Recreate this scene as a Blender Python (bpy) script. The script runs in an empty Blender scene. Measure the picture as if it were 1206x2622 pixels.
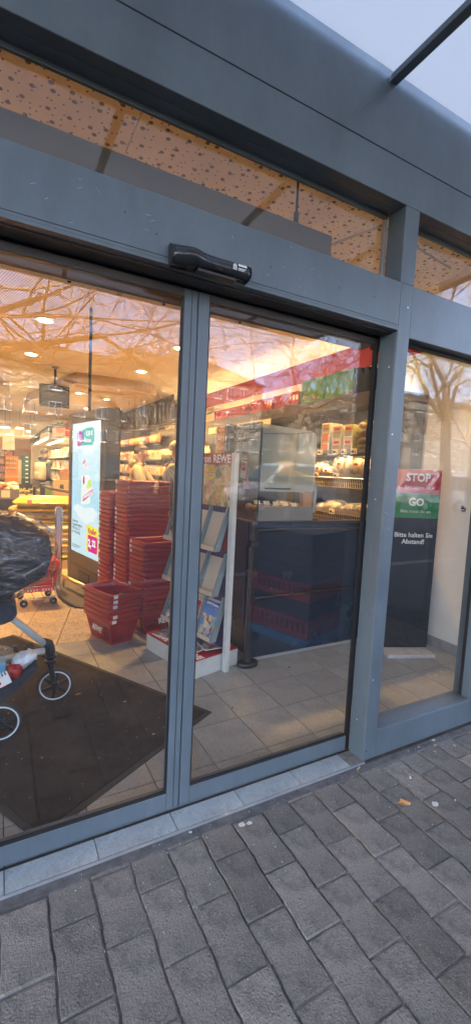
import bpy, bmesh, math, random
from mathutils import Vector, Matrix, Euler
import numpy as np
random.seed(7)
SC = bpy.context.scene
COL = SC.collection
R = math.radians

# ------------------------------------------------------------------ camera
cam_d = bpy.data.cameras.new('camera'); cam = bpy.data.objects.new('camera', cam_d); COL.objects.link(cam)
cam_d.sensor_fit = 'VERTICAL'; cam_d.sensor_height = 36.0; cam_d.lens = 36.0 * 1111.0 / 2622.0
cam_d.clip_start = 0.02; cam_d.clip_end = 600
def cam_matrix(roll, pitch, yaw, loc):
    f = Vector((math.sin(yaw)*math.cos(pitch), math.cos(yaw)*math.cos(pitch), math.sin(pitch)))
    rt = Vector((math.cos(yaw), -math.sin(yaw), 0)); up = rt.cross(f)
    c, s = math.cos(roll), math.sin(roll)
    r2 = rt*c + up*s; u2 = up*c - rt*s
    m = Matrix((r2, u2, -f)).transposed().to_4x4(); m.translation = Vector(loc)
    return m
cam.matrix_world = cam_matrix(R(2.802), R(-5.129), R(28.662), (0, -1.466, 1.404))
SC.camera = cam

# ------------------------------------------------------------------ sky, sun, exposure
SUN_EL, SUN_AZ = 20.0, -58.0          # azimuth from +Y (behind the shop), clockwise positive
W = bpy.data.worlds.new('World'); SC.world = W; W.use_nodes = True
wn = W.node_tree; wn.nodes.clear()
sky = wn.nodes.new('ShaderNodeTexSky'); sky.sky_type = 'NISHITA'; sky.sun_disc = False
sky.sun_elevation = R(SUN_EL); sky.sun_rotation = R(SUN_AZ); sky.dust_density = 3.0; sky.air_density = 0.5; sky.ozone_density = 0.3
bg = wn.nodes.new('ShaderNodeBackground'); bg.inputs['Strength'].default_value = 0.15
wo = wn.nodes.new('ShaderNodeOutputWorld')
wn.links.new(sky.outputs[0], bg.inputs['Color']); wn.links.new(bg.outputs[0], wo.inputs['Surface'])
sd = bpy.data.lights.new('sun', 'SUN'); sun = bpy.data.objects.new('sun', sd); COL.objects.link(sun)
sd.energy = 2.0; sd.angle = R(0.5); sd.color = (1.0, 0.86, 0.68)
sdir = Vector((math.sin(R(SUN_AZ))*math.cos(R(SUN_EL)), math.cos(R(SUN_AZ))*math.cos(R(SUN_EL)), math.sin(R(SUN_EL))))
sun.rotation_euler = (-sdir).to_track_quat('-Z', 'Y').to_euler(); sun.location = sdir*60
SC.view_settings.view_transform = 'Standard'; SC.view_settings.look = 'None'
SC.view_settings.gamma = 1.0; SC.view_settings.exposure = 3.92; SC.view_settings.use_curve_mapping = False
SC.render.engine = 'CYCLES'
cy = SC.cycles
cy.use_denoising = True; cy.max_bounces = 10; cy.diffuse_bounces = 4; cy.glossy_bounces = 4; cy.transmission_bounces = 6
cy.transparent_max_bounces = 24; cy.sample_clamp_indirect = 6.0; cy.caustics_reflective = False; cy.caustics_refractive = False

# ------------------------------------------------------------------ mesh helpers
class MB:
    def __init__(s): s.v = []; s.f = []
    def add(s, vs, fs):
        o = len(s.v); s.v += [tuple(p) for p in vs]; s.f += [tuple(i+o for i in q) for q in fs]; return s
    def box(s, x0, x1, y0, y1, z0, z1):
        return s.add([(x0,y0,z0),(x1,y0,z0),(x1,y1,z0),(x0,y1,z0),(x0,y0,z1),(x1,y0,z1),(x1,y1,z1),(x0,y1,z1)],
                     [(0,3,2,1),(4,5,6,7),(0,1,5,4),(1,2,6,5),(2,3,7,6),(3,0,4,7)])
    def obox(s, c, size, rot=(0,0,0)):
        m = Euler(rot).to_matrix(); c = Vector(c); a, b, d = [q/2 for q in size]
        vs = [c + m @ Vector(p) for p in [(-a,-b,-d),(a,-b,-d),(a,b,-d),(-a,b,-d),(-a,-b,d),(a,-b,d),(a,b,d),(-a,b,d)]]
        return s.add(vs, [(0,3,2,1),(4,5,6,7),(0,1,5,4),(1,2,6,5),(2,3,7,6),(3,0,4,7)])
    def bar(s, a, b, w, h=None, up=(0,0,1)):
        a, b = Vector(a), Vector(b); h = h or w; d = (b-a).normalized(); up = Vector(up)
        if abs(d.dot(up)) > .98: up = Vector((0,1,0))
        x = d.cross(up).normalized(); y = x.cross(d); vs = []
        for p in (a, b):
            for i, j in ((-1,-1),(1,-1),(1,1),(-1,1)): vs.append(p + x*i*w/2 + y*j*h/2)
        return s.add(vs, [(3,2,1,0),(4,5,6,7),(0,1,5,4),(1,2,6,5),(2,3,7,6),(3,0,4,7)])
    def prism(s, poly, z0, z1):
        n = len(poly); vs = [(p[0],p[1],z0) for p in poly] + [(p[0],p[1],z1) for p in poly]
        return s.add(vs, [tuple(range(n-1,-1,-1)), tuple(range(n,2*n))] + [(i,(i+1)%n,n+(i+1)%n,n+i) for i in range(n)])
    def prism_y(s, poly, y0, y1):            # polygon in x,z; extruded along y
        n = len(poly); vs = [(p[0],y0,p[1]) for p in poly] + [(p[0],y1,p[1]) for p in poly]
        return s.add(vs, [tuple(range(n)), tuple(range(2*n-1,n-1,-1))] + [((i+1)%n,i,n+i,n+(i+1)%n) for i in range(n)])
    def prism_x(s, poly, x0, x1):            # polygon in y,z; extruded along x
        n = len(poly); vs = [(x0,p[0],p[1]) for p in poly] + [(x1,p[0],p[1]) for p in poly]
        return s.add(vs, [tuple(range(n-1,-1,-1)), tuple(range(n,2*n))] + [(i,(i+1)%n,n+(i+1)%n,n+i) for i in range(n)])
    def quad(s, a, b, c, d): return s.add([a,b,c,d], [(0,1,2,3)])
    def tube(s, pts, r, n=8, closed=False):
        pts = [Vector(p) for p in pts]; m = len(pts); rr = r if isinstance(r, (list, tuple)) else [r]*m
        rings = []; pu = None
        for i, p in enumerate(pts):
            a = pts[(i-1) % m] if (closed or i > 0) else p; b = pts[(i+1) % m] if (closed or i < m-1) else p
            d = (b-a).normalized()
            u = pu - d*pu.dot(d) if pu is not None else None
            if u is None or u.length < 1e-4:
                u = d.cross(Vector((0,0,1)));
                if u.length < 1e-3: u = d.cross(Vector((0,1,0)))
            u.normalize(); pu = u; w = d.cross(u)
            rings.append([p + (u*math.cos(2*math.pi*k/n) + w*math.sin(2*math.pi*k/n))*rr[i] for k in range(n)])
        vs = [q for g in rings for q in g]; fs = []
        for i in range(m if closed else m-1):
            j = (i+1) % m
            for k in range(n): fs.append((i*n+k, i*n+(k+1)%n, j*n+(k+1)%n, j*n+k))
        if not closed: fs += [tuple(range(n-1,-1,-1)), tuple((m-1)*n+k for k in range(n))]
        return s.add(vs, fs)
    def lathe(s, prof, c=(0,0,0), n=20, axis='Z'):
        vs = []
        for r, h in prof:
            for k in range(n):
                a = 2*math.pi*k/n; x, y = r*math.cos(a), r*math.sin(a)
                p = (x,y,h) if axis == 'Z' else ((x,h,y) if axis == 'Y' else (h,x,y))
                vs.append((p[0]+c[0],p[1]+c[1],p[2]+c[2]))
        m = len(prof); fs = []
        for i in range(m-1):
            for k in range(n): fs.append((i*n+k, i*n+(k+1)%n, (i+1)*n+(k+1)%n, (i+1)*n+k))
        fs += [tuple(range(n-1,-1,-1)), tuple((m-1)*n+k for k in range(n))]
        return s.add(vs, fs)
    def ell(s, c, rad, n=12, m=8, rot=(0,0,0), noise=0):
        vs = []; M3 = Euler(rot).to_matrix()
        for i in range(m+1):
            t = math.pi*i/m
            for k in range(n):
                a = 2*math.pi*k/n; q = 1 + (random.uniform(-noise, noise) if noise else 0)
                vs.append(Vector(c) + M3 @ Vector((rad[0]*math.sin(t)*math.cos(a)*q, rad[1]*math.sin(t)*math.sin(a)*q, rad[2]*math.cos(t)*q)))
        fs = [(i*n+k, (i+1)*n+k, (i+1)*n+(k+1)%n, i*n+(k+1)%n) for i in range(m) for k in range(n)]
        return s.add(vs, fs)
    def pillow(s, c, size, rot=(0,0,0), n=8, p=2.6, noise=.0):      # a stuffed bag
        a, b, h = size[0]/2, size[1]/2, size[2]/2; M3 = Euler(rot).to_matrix(); vs = []; fs = []
        for sgn in (1, -1):
            o = len(vs)
            for i in range(n+1):
                for j in range(n+1):
                    u, w = -1+2*i/n, -1+2*j/n
                    hh = max(0., (1-abs(u)**p)*(1-abs(w)**p))**.5 * (1+random.uniform(-noise, noise))
                    vs.append(Vector(c) + M3 @ Vector((a*u*(1-.06*w*w), b*w*(1-.06*u*u), sgn*h*hh)))
            for i in range(n):
                for j in range(n):
                    q = (o+i*(n+1)+j, o+(i+1)*(n+1)+j, o+(i+1)*(n+1)+j+1, o+i*(n+1)+j+1)
                    fs.append(q if sgn == 1 else q[::-1])
        return s.add(vs, fs)
    def mesh(s, name, smooth=False):
        me = bpy.data.meshes.new(name); me.from_pydata(s.v, [], s.f); me.update()
        if smooth: me.polygons.foreach_set('use_smooth', [True]*len(me.polygons))
        return me
    def build(s, name, mat, parent=None, smooth=False, bevel=0, loc=None, rot=None, seg=2):
        me = s.mesh(name, smooth); me.materials.append(mat)
        return link(name, me, parent, loc, rot, bevel, seg)
def link(name, data, parent=None, loc=None, rot=None, bevel=0, seg=2):
    o = bpy.data.objects.new(name, data); COL.objects.link(o)
    if parent is not None: o.parent = parent
    if loc is not None: o.location = loc
    if rot is not None: o.rotation_euler = rot
    if bevel:
        b = o.modifiers.new('bevel', 'BEVEL'); b.width = bevel; b.segments = seg; b.limit_method = 'ANGLE'; b.angle_limit = R(40)
    return o
def tag(o, label, cat, group=None):
    o['label'] = label; o['category'] = cat
    if group: o['group'] = group
    return o
def thing(name, label, cat, loc=(0,0,0), rotz=0, group=None):
    o = bpy.data.objects.new(name, None); COL.objects.link(o); o.location = loc; o.rotation_euler = (0,0,rotz)
    o.empty_display_size = .1
    return tag(o, label, cat, group)
def struct(o): o['kind'] = 'structure'; return o
def stuff(o): o['kind'] = 'stuff'; return o
def copy_tree(o, parent=None):
    c = o.copy(); COL.objects.link(c); c.parent = parent
    for ch in list(o.children): copy_tree(ch, c)
    return c
ORD = ['topmost','second','third','fourth','fifth','sixth','seventh','eighth','ninth','tenth','eleventh','twelfth','thirteenth','fourteenth',
       'fifteenth','sixteenth','seventeenth','eighteenth','nineteenth','twentieth','twenty-first','twenty-second','twenty-third','twenty-fourth','twenty-fifth',
       'twenty-sixth','twenty-seventh','twenty-eighth','twenty-ninth','thirtieth']
FX, FMX = (R(90),0,0), (R(90),0,R(-90))      # text facing -Y, text facing -X
def text(name, body, size, mat, parent, loc, rot=FX, align='CENTER', bold=0.0, ext=.0006, sx=1.0, space=1.0, line=1.0):
    c = bpy.data.curves.new(name, 'FONT'); c.body = body; c.size = size; c.align_x = align; c.align_y = 'CENTER'
    c.extrude = ext; c.offset = bold; c.space_character = space; c.space_line = line; c.resolution_u = 2
    c.materials.append(mat); o = link(name, c, parent, loc, rot); o.scale = (sx,1,1)
    return o
def clip(poly, n, d):                        # keep n.p >= d
    out = []
    for i in range(len(poly)):
        a, b = poly[i], poly[(i+1) % len(poly)]; da = n[0]*a[0]+n[1]*a[1]-d; db = n[0]*b[0]+n[1]*b[1]-d
        if da >= 0: out.append(a)
        if (da >= 0) != (db >= 0):
            t = da/(da-db); out.append((a[0]+(b[0]-a[0])*t, a[1]+(b[1]-a[1])*t))
    return out
def skin(name, verts, edges, mat, parent, sub=2, loc=None):
    bm = bmesh.new(); lay = bm.verts.layers.skin.verify(); vs = []
    for i, q in enumerate(verts):
        v = bm.verts.new(q[:3]); r = q[3]; v[lay].radius = (r, q[4] if len(q) > 4 else r); v[lay].use_root = (i == 0); vs.append(v)
    for a, b in edges: bm.edges.new((vs[a], vs[b]))
    me = bpy.data.meshes.new(name); bm.to_mesh(me); bm.free(); me.materials.append(mat)
    o = link(name, me, parent, loc)
    sk = o.modifiers.new('skin', 'SKIN'); sk.use_smooth_shade = True; sk.branch_smoothing = .6
    ss = o.modifiers.new('sub', 'SUBSURF'); ss.levels = sub; ss.render_levels = sub
    return o

# ------------------------------------------------------------------ materials
def nodes(m): return m.node_tree.nodes, m.node_tree.links
def principled(m): return next(n for n in m.node_tree.nodes if n.type == 'BSDF_PRINCIPLED')
def mat(name, col, rough=.5, metal=0., var=.12, scale=6., bump=0., bscale=120., spec=.5, coat=0., emis=0., dirt=0., alpha=1., per_obj=0., stretch=(1,1,1), rvar=.08):
    m = bpy.data.materials.new(name); m.use_nodes = True; N, L = nodes(m); b = principled(m)
    b.inputs['Roughness'].default_value = rough; b.inputs['Metallic'].default_value = metal
    b.inputs['Specular IOR Level'].default_value = spec; b.inputs['Coat Weight'].default_value = coat
    tc = N.new('ShaderNodeTexCoord'); mp = N.new('ShaderNodeMapping'); mp.inputs['Scale'].default_value = stretch
    L.new(tc.outputs['Object'], mp.inputs['Vector'])
    c = (*col, 1)
    if var > 0 or per_obj > 0:
        nz = N.new('ShaderNodeTexNoise'); nz.inputs['Scale'].default_value = scale; nz.inputs['Detail'].default_value = 6; nz.inputs['Roughness'].default_value = .65
        L.new(mp.outputs[0], nz.inputs['Vector'])
        hs = N.new('ShaderNodeHueSaturation'); hs.inputs['Color'].default_value = c
        mr = N.new('ShaderNodeMapRange'); mr.inputs['From Min'].default_value = .25; mr.inputs['From Max'].default_value = .75
        mr.inputs['To Min'].default_value = 1-var*1.4; mr.inputs['To Max'].default_value = 1+var*1.4
        L.new(nz.outputs['Fac'], mr.inputs['Value']); src = mr.outputs[0]
        if per_obj > 0:
            oi = N.new('ShaderNodeObjectInfo'); m2 = N.new('ShaderNodeMapRange'); m2.inputs['To Min'].default_value = 1-per_obj; m2.inputs['To Max'].default_value = 1+per_obj
            L.new(oi.outputs['Random'], m2.inputs['Value']); mu = N.new('ShaderNodeMath'); mu.operation = 'MULTIPLY'
            L.new(src, mu.inputs[0]); L.new(m2.outputs[0], mu.inputs[1]); src = mu.outputs[0]
        L.new(src, hs.inputs['Value']); out = hs.outputs['Color']
        if dirt > 0:
            n2 = N.new('ShaderNodeTexNoise'); n2.inputs['Scale'].default_value = scale*.45; n2.inputs['Detail'].default_value = 10; n2.inputs['Roughness'].default_value = .75
            L.new(mp.outputs[0], n2.inputs['Vector']); cr = N.new('ShaderNodeMapRange'); cr.inputs['From Min'].default_value = .5; cr.inputs['From Max'].default_value = .72
            cr.inputs['To Max'].default_value = dirt; L.new(n2.outputs['Fac'], cr.inputs['Value'])
            mx = N.new('ShaderNodeMix'); mx.data_type = 'RGBA'; L.new(cr.outputs[0], mx.inputs['Factor']); L.new(out, mx.inputs['A'])
            mx.inputs['B'].default_value = (.055,.05,.043,1); out = mx.outputs['Result']
        L.new(out, b.inputs['Base Color'])
        rr = N.new('ShaderNodeMapRange'); rr.inputs['To Min'].default_value = max(.02, rough-rvar); rr.inputs['To Max'].default_value = min(1, rough+rvar)
        L.new(nz.outputs['Fac'], rr.inputs['Value']); L.new(rr.outputs[0], b.inputs['Roughness'])
    else: b.inputs['Base Color'].default_value = c
    if bump > 0:
        nb = N.new('ShaderNodeTexNoise'); nb.inputs['Scale'].default_value = bscale; nb.inputs['Detail'].default_value = 5
        bp = N.new('ShaderNodeBump'); bp.inputs['Strength'].default_value = bump; bp.inputs['Distance'].default_value = .01
        L.new(mp.outputs[0], nb.inputs['Vector']); L.new(nb.outputs['Fac'], bp.inputs['Height']); L.new(bp.outputs[0], b.inputs['Normal'])
    if emis > 0:
        b.inputs['Emission Color'].default_value = c; b.inputs['Emission Strength'].default_value = emis
    return m
def glow(name, col, strength):
    m = bpy.data.materials.new(name); m.use_nodes = True; N, L = nodes(m); N.clear()
    e = N.new('ShaderNodeEmission'); e.inputs['Color'].default_value = (*col,1); e.inputs['Strength'].default_value = strength
    o = N.new('ShaderNodeOutputMaterial'); L.new(e.outputs[0], o.inputs['Surface']); return m
def glass(name, f0=.05, tint=(1,1,1), rough=0., haze=0., hcol=(.5,.5,.5), wrinkle=0., wscale=9):
    m = bpy.data.materials.new(name); m.use_nodes = True; N, L = nodes(m); N.clear()
    lw = N.new('ShaderNodeLayerWeight'); lw.inputs['Blend'].default_value = .5
    pw = N.new('ShaderNodeMath'); pw.operation = 'POWER'; pw.inputs[1].default_value = 5; L.new(lw.outputs['Facing'], pw.inputs[0])
    ma = N.new('ShaderNodeMath'); ma.operation = 'MULTIPLY_ADD'; ma.inputs[1].default_value = 1-f0; ma.inputs[2].default_value = f0; L.new(pw.outputs[0], ma.inputs[0])
    tr = N.new('ShaderNodeBsdfTransparent'); tr.inputs['Color'].default_value = (*tint,1)
    gl = N.new('ShaderNodeBsdfGlossy'); gl.inputs['Roughness'].default_value = rough
    src = tr.outputs[0]
    if haze > 0:
        df = N.new('ShaderNodeBsdfDiffuse'); df.inputs['Color'].default_value = (*hcol,1); mh = N.new('ShaderNodeMixShader'); mh.inputs[0].default_value = haze
        L.new(tr.outputs[0], mh.inputs[1]); L.new(df.outputs[0], mh.inputs[2]); src = mh.outputs[0]
    if wrinkle > 0:
        tc = N.new('ShaderNodeTexCoord'); mp = N.new('ShaderNodeMapping'); mp.inputs['Scale'].default_value = (1,1,2.2); mp.inputs['Rotation'].default_value = (0,R(-25),0)
        nz = N.new('ShaderNodeTexNoise'); nz.inputs['Scale'].default_value = wscale; nz.inputs['Detail'].default_value = 3; nz.inputs['Distortion'].default_value = 1.2
        bp = N.new('ShaderNodeBump'); bp.inputs['Strength'].default_value = wrinkle; bp.inputs['Distance'].default_value = .05
        L.new(tc.outputs['Object'], mp.inputs['Vector']); L.new(mp.outputs[0], nz.inputs['Vector']); L.new(nz.outputs['Fac'], bp.inputs['Height'])
        L.new(bp.outputs[0], gl.inputs['Normal']); L.new(bp.outputs[0], lw.inputs['Normal'])
    mx = N.new('ShaderNodeMixShader'); L.new(ma.outputs[0], mx.inputs[0]); L.new(src, mx.inputs[1]); L.new(gl.outputs[0], mx.inputs[2])
    o = N.new('ShaderNodeOutputMaterial'); L.new(mx.outputs[0], o.inputs['Surface']); return m
def print_mat(name, cols, scale=14, rough=.35, stretch=(1,1,1), emis=0., mix=.6):      # flat print: photo-like patches of colour
    m = bpy.data.materials.new(name); m.use_nodes = True; N, L = nodes(m); b = principled(m); b.inputs['Roughness'].default_value = rough
    tc = N.new('ShaderNodeTexCoord'); mp = N.new('ShaderNodeMapping'); mp.inputs['Scale'].default_value = stretch; L.new(tc.outputs['Object'], mp.inputs['Vector'])
    vo = N.new('ShaderNodeTexVoronoi'); vo.inputs['Scale'].default_value = scale; L.new(mp.outputs[0], vo.inputs['Vector'])
    nz = N.new('ShaderNodeTexNoise'); nz.inputs['Scale'].default_value = scale*1.3; nz.inputs['Detail'].default_value = 4; L.new(mp.outputs[0], nz.inputs['Vector'])
    sp = N.new('ShaderNodeSeparateColor'); L.new(vo.outputs['Color'], sp.inputs[0])
    mi = N.new('ShaderNodeMix'); mi.inputs['Factor'].default_value = 1-mix; L.new(sp.outputs[0], mi.inputs['A']); L.new(nz.outputs['Fac'], mi.inputs['B'])
    rp = N.new('ShaderNodeValToRGB'); rp.color_ramp.interpolation = 'LINEAR'; el = rp.color_ramp.elements
    while len(el) < len(cols): el.new(.5)
    for i, c in enumerate(cols): el[i].position = .18 + .64*i/(len(cols)-1); el[i].color = (*c,1)
    L.new(mi.outputs['Result'], rp.inputs['Fac']); L.new(rp.outputs[0], b.inputs['Base Color'])
    if emis: L.new(rp.outputs[0], b.inputs['Emission Color']); b.inputs['Emission Strength'].default_value = emis
    return m
def dots_mat(name, col, dark, sc_big, thr, regular=False, dirt=.1):
    m = mat(name, col, .8, var=dirt, scale=1.5); N, L = nodes(m); b = principled(m)
    tc = N.new('ShaderNodeTexCoord'); src = b.inputs['Base Color'].links[0].from_socket
    masks = []
    for k, s in enumerate(sc_big):
        vo = N.new('ShaderNodeTexVoronoi'); vo.voronoi_dimensions = '2D'; vo.inputs['Scale'].default_value = s
        vo.inputs['Randomness'].default_value = 0. if regular else .8
        mp = N.new('ShaderNodeMapping'); mp.inputs['Location'].default_value = (k*.37, k*.61, 0); mp.inputs['Rotation'].default_value = (0,0,R(-14.5) if regular else 0)
        L.new(tc.outputs['Object'], mp.inputs['Vector']); L.new(mp.outputs[0], vo.inputs['Vector'])
        lt = N.new('ShaderNodeMath'); lt.operation = 'LESS_THAN'; lt.inputs[1].default_value = thr[k]; L.new(vo.outputs['Distance'], lt.inputs[0]); masks.append(lt.outputs[0])
    f = masks[0]
    for g in masks[1:]:
        mx = N.new('ShaderNodeMath'); mx.operation = 'MAXIMUM'; L.new(f, mx.inputs[0]); L.new(g, mx.inputs[1]); f = mx.outputs[0]
    mi = N.new('ShaderNodeMix'); mi.data_type = 'RGBA'; L.new(f, mi.inputs['Factor']); L.new(src, mi.inputs['A']); mi.inputs['B'].default_value = (*dark,1)
    L.new(mi.outputs['Result'], b.inputs['Base Color']); return m
def speckle(m, cols, scale, thr):             # light and dark chips in stone
    N, L = nodes(m); b = principled(m); tc = N.new('ShaderNodeTexCoord')
    for c, s, t in zip(cols, scale, thr):
        src = b.inputs['Base Color'].links[0].from_socket
        vo = N.new('ShaderNodeTexVoronoi'); vo.inputs['Scale'].default_value = s; L.new(tc.outputs['Object'], vo.inputs['Vector'])
        oi = N.new('ShaderNodeObjectInfo'); ad = N.new('ShaderNodeVectorMath'); ad.operation = 'ADD'
        cmb = N.new('ShaderNodeCombineXYZ'); ml = N.new('ShaderNodeMath'); ml.operation = 'MULTIPLY'; ml.inputs[1].default_value = 40; L.new(oi.outputs['Random'], ml.inputs[0])
        L.new(ml.outputs[0], cmb.inputs[0]); L.new(tc.outputs['Object'], ad.inputs[0]); L.new(cmb.outputs[0], ad.inputs[1]); L.new(ad.outputs[0], vo.inputs['Vector'])
        sp = N.new('ShaderNodeSeparateColor'); L.new(vo.outputs['Color'], sp.inputs[0])
        ma = N.new('ShaderNodeMath'); ma.operation = 'MULTIPLY'; ma.inputs[1].default_value = t; L.new(sp.outputs[0], ma.inputs[0])
        lt = N.new('ShaderNodeMath'); lt.operation = 'LESS_THAN'; L.new(vo.outputs['Distance'], lt.inputs[0]); L.new(ma.outputs[0], lt.inputs[1])
        mi = N.new('ShaderNodeMix'); mi.data_type = 'RGBA'; L.new(lt.outputs[0], mi.inputs['Factor']); L.new(src, mi.inputs['A']); mi.inputs['B'].default_value = (*c,1)
        L.new(mi.outputs['Result'], b.inputs['Base Color'])
    return m

K = {}
K['frame'] = mat('slate_paint', (.108,.140,.160), .36, var=.17, scale=2.6, bump=.07, bscale=160, spec=.5, dirt=.26, stretch=(1.6,1.6,.7), rvar=.16)
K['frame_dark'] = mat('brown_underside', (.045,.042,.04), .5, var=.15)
K['rubber'] = mat('black_rubber', (.012,.012,.013), .55, var=.1)
K['black'] = mat('black_plastic', (.018,.018,.02), .32, var=.1, bump=.03, bscale=300)
K['black_gloss'] = mat('black_gloss_plastic', (.02,.022,.026), .16, var=.1)
K['pane'] = glass('door_glass', .058, (.985,.99,.985), haze=.005, hcol=(.55,.52,.48))
K['pane_in'] = glass('shop_glass', .045, (.97,.985,.975))
K['acrylic'] = glass('milky_acrylic', .05, (.95,.97,.93), .05, haze=.48, hcol=(.50,.54,.46))
K['rain'] = glass('rain_cover_plastic', .15, (.87,.87,.89), .09, haze=.04, hcol=(.6,.58,.55), wrinkle=1.0, wscale=5.5)
K['bagfilm'] = glass('clear_bag_film', .06, (.97,.97,.96), .12, haze=.08, hcol=(.8,.8,.78), wrinkle=.6, wscale=40)
K['steel'] = mat('chrome_steel', (.62,.6,.57), .2, 1., var=.05)
K['alu'] = mat('brushed_aluminium', (.55,.58,.6), .38, .7, var=.08)
K['tile'] = speckle(mat('grey_stone_tile', (.32,.335,.325), .5, var=.22, scale=5, bump=.05, bscale=220, dirt=.35, per_obj=.08), [(.12,.11,.1)], [150], [.32])
K['grout'] = mat('dark_grout', (.055,.05,.045), .9, var=.2, scale=20)
K['thr_tile'] = speckle(mat('threshold_tile', (.34,.365,.355), .6, var=.2, scale=9, dirt=.8, per_obj=.05), [(.16,.16,.16)], [240], [.34])
K['terrazzo'] = speckle(mat('terrazzo', (.52,.42,.30), .42, var=.12, scale=4, per_obj=.05), [(.20,.14,.09),(.30,.22,.15)], [55,28], [.42,.30])
K['paver'] = speckle(mat('concrete_paver', (.19,.170,.142), .9, var=.42, scale=13, bump=.8, bscale=150, dirt=.6, per_obj=.26), [(.34,.32,.28),(.075,.068,.06),(.26,.24,.21)], [190,130,300], [.26,.28,.26])
K['sand'] = mat('jointing_sand', (.19,.172,.148), .95, var=.4, scale=30, bump=.4, bscale=200)
K['asphalt'] = mat('asphalt', (.05,.05,.052), .9, var=.2, scale=3, bump=.3)
K['mat'] = mat('entrance_mat', (.055,.045,.037), .95, var=.35, scale=5, bump=.9, bscale=420, spec=.15)
K['mat_edge'] = mat('mat_rubber_edge', (.04,.037,.034), .75, var=.15)
K['ceil_big'] = dots_mat('perforated_panel', (.68,.63,.55), (.10,.075,.05), (19., 11.), (.10, .135))
K['ceil_fine'] = dots_mat('fine_perforated_panel', (.68,.62,.54), (.22,.16,.10), (42.,), (.26,), regular=True)
K['white_wall'] = mat('white_plaster', (.80,.79,.75), .8, var=.05, scale=2, bump=.12, bscale=60, dirt=.12)
K['cream'] = mat('cream_wall', (.62,.55,.44), .8, var=.05)
K['red_band'] = mat('red_wall_band', (.31,.008,.02), .55, var=.05)
K['housing'] = mat('beige_metal_housing', (.30,.27,.22), .45, var=.06, scale=3)
K['housing_seam'] = mat('housing_seam', (.42,.4,.35), .5)
K['canopy'] = None
K['red'] = mat('red_plastic', (.33,.012,.014), .34, var=.08, per_obj=.07, bump=.02, bscale=200)
K['red_bright'] = mat('red_crate_plastic', (.70,.05,.025), .4, var=.1, per_obj=.1)
K['white'] = mat('white_paper', (.78,.78,.76), .6, var=.04)
K['white_paint'] = mat('white_coated_wood', (.62,.64,.60), .5, var=.07, dirt=.22, scale=9)
K['ink'] = mat('dark_ink', (.03,.03,.035), .6, var=0)
K['ink_w'] = mat('white_ink', (.85,.85,.84), .5, var=0)
K['ink_r'] = mat('red_ink', (.55,.01,.02), .5, var=0)
K['navy_panel'] = mat('dark_blue_panel', (.013,.025,.045), .26, var=.1, scale=2)
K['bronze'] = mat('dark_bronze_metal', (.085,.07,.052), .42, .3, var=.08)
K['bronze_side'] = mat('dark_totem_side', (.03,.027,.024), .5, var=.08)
K['green_card'] = mat('green_carton', (.12,.48,.045), .6, var=.06)
K['dark_card'] = mat('dark_green_carton', (.022,.035,.026), .55, var=.1)
K['card'] = mat('cardboard', (.48,.34,.2), .8, var=.08, scale=10, per_obj=.06)
K['card_w'] = mat('white_carton', (.72,.66,.48), .7, var=.06)
K['shelf_dark'] = mat('dark_shelf_metal', (.032,.03,.028), .45, var=.1)
K['shelf_lip'] = mat('grey_shelf_board', (.17,.155,.13), .5, var=.08)
K['fabric_navy'] = mat('navy_fabric', (.016,.02,.033), .85, var=.25, scale=40, bump=.3, bscale=400)
K['skin'] = mat('skin', (.50,.30,.2), .55, var=.06)
K['hair'] = mat('dark_hair', (.018,.013,.01), .6, var=.2, scale=60, bump=.4, bscale=90)
K['hair_grey'] = mat('grey_hair', (.34,.31,.27), .7, var=.2, scale=60, bump=.4, bscale=90)
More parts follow.
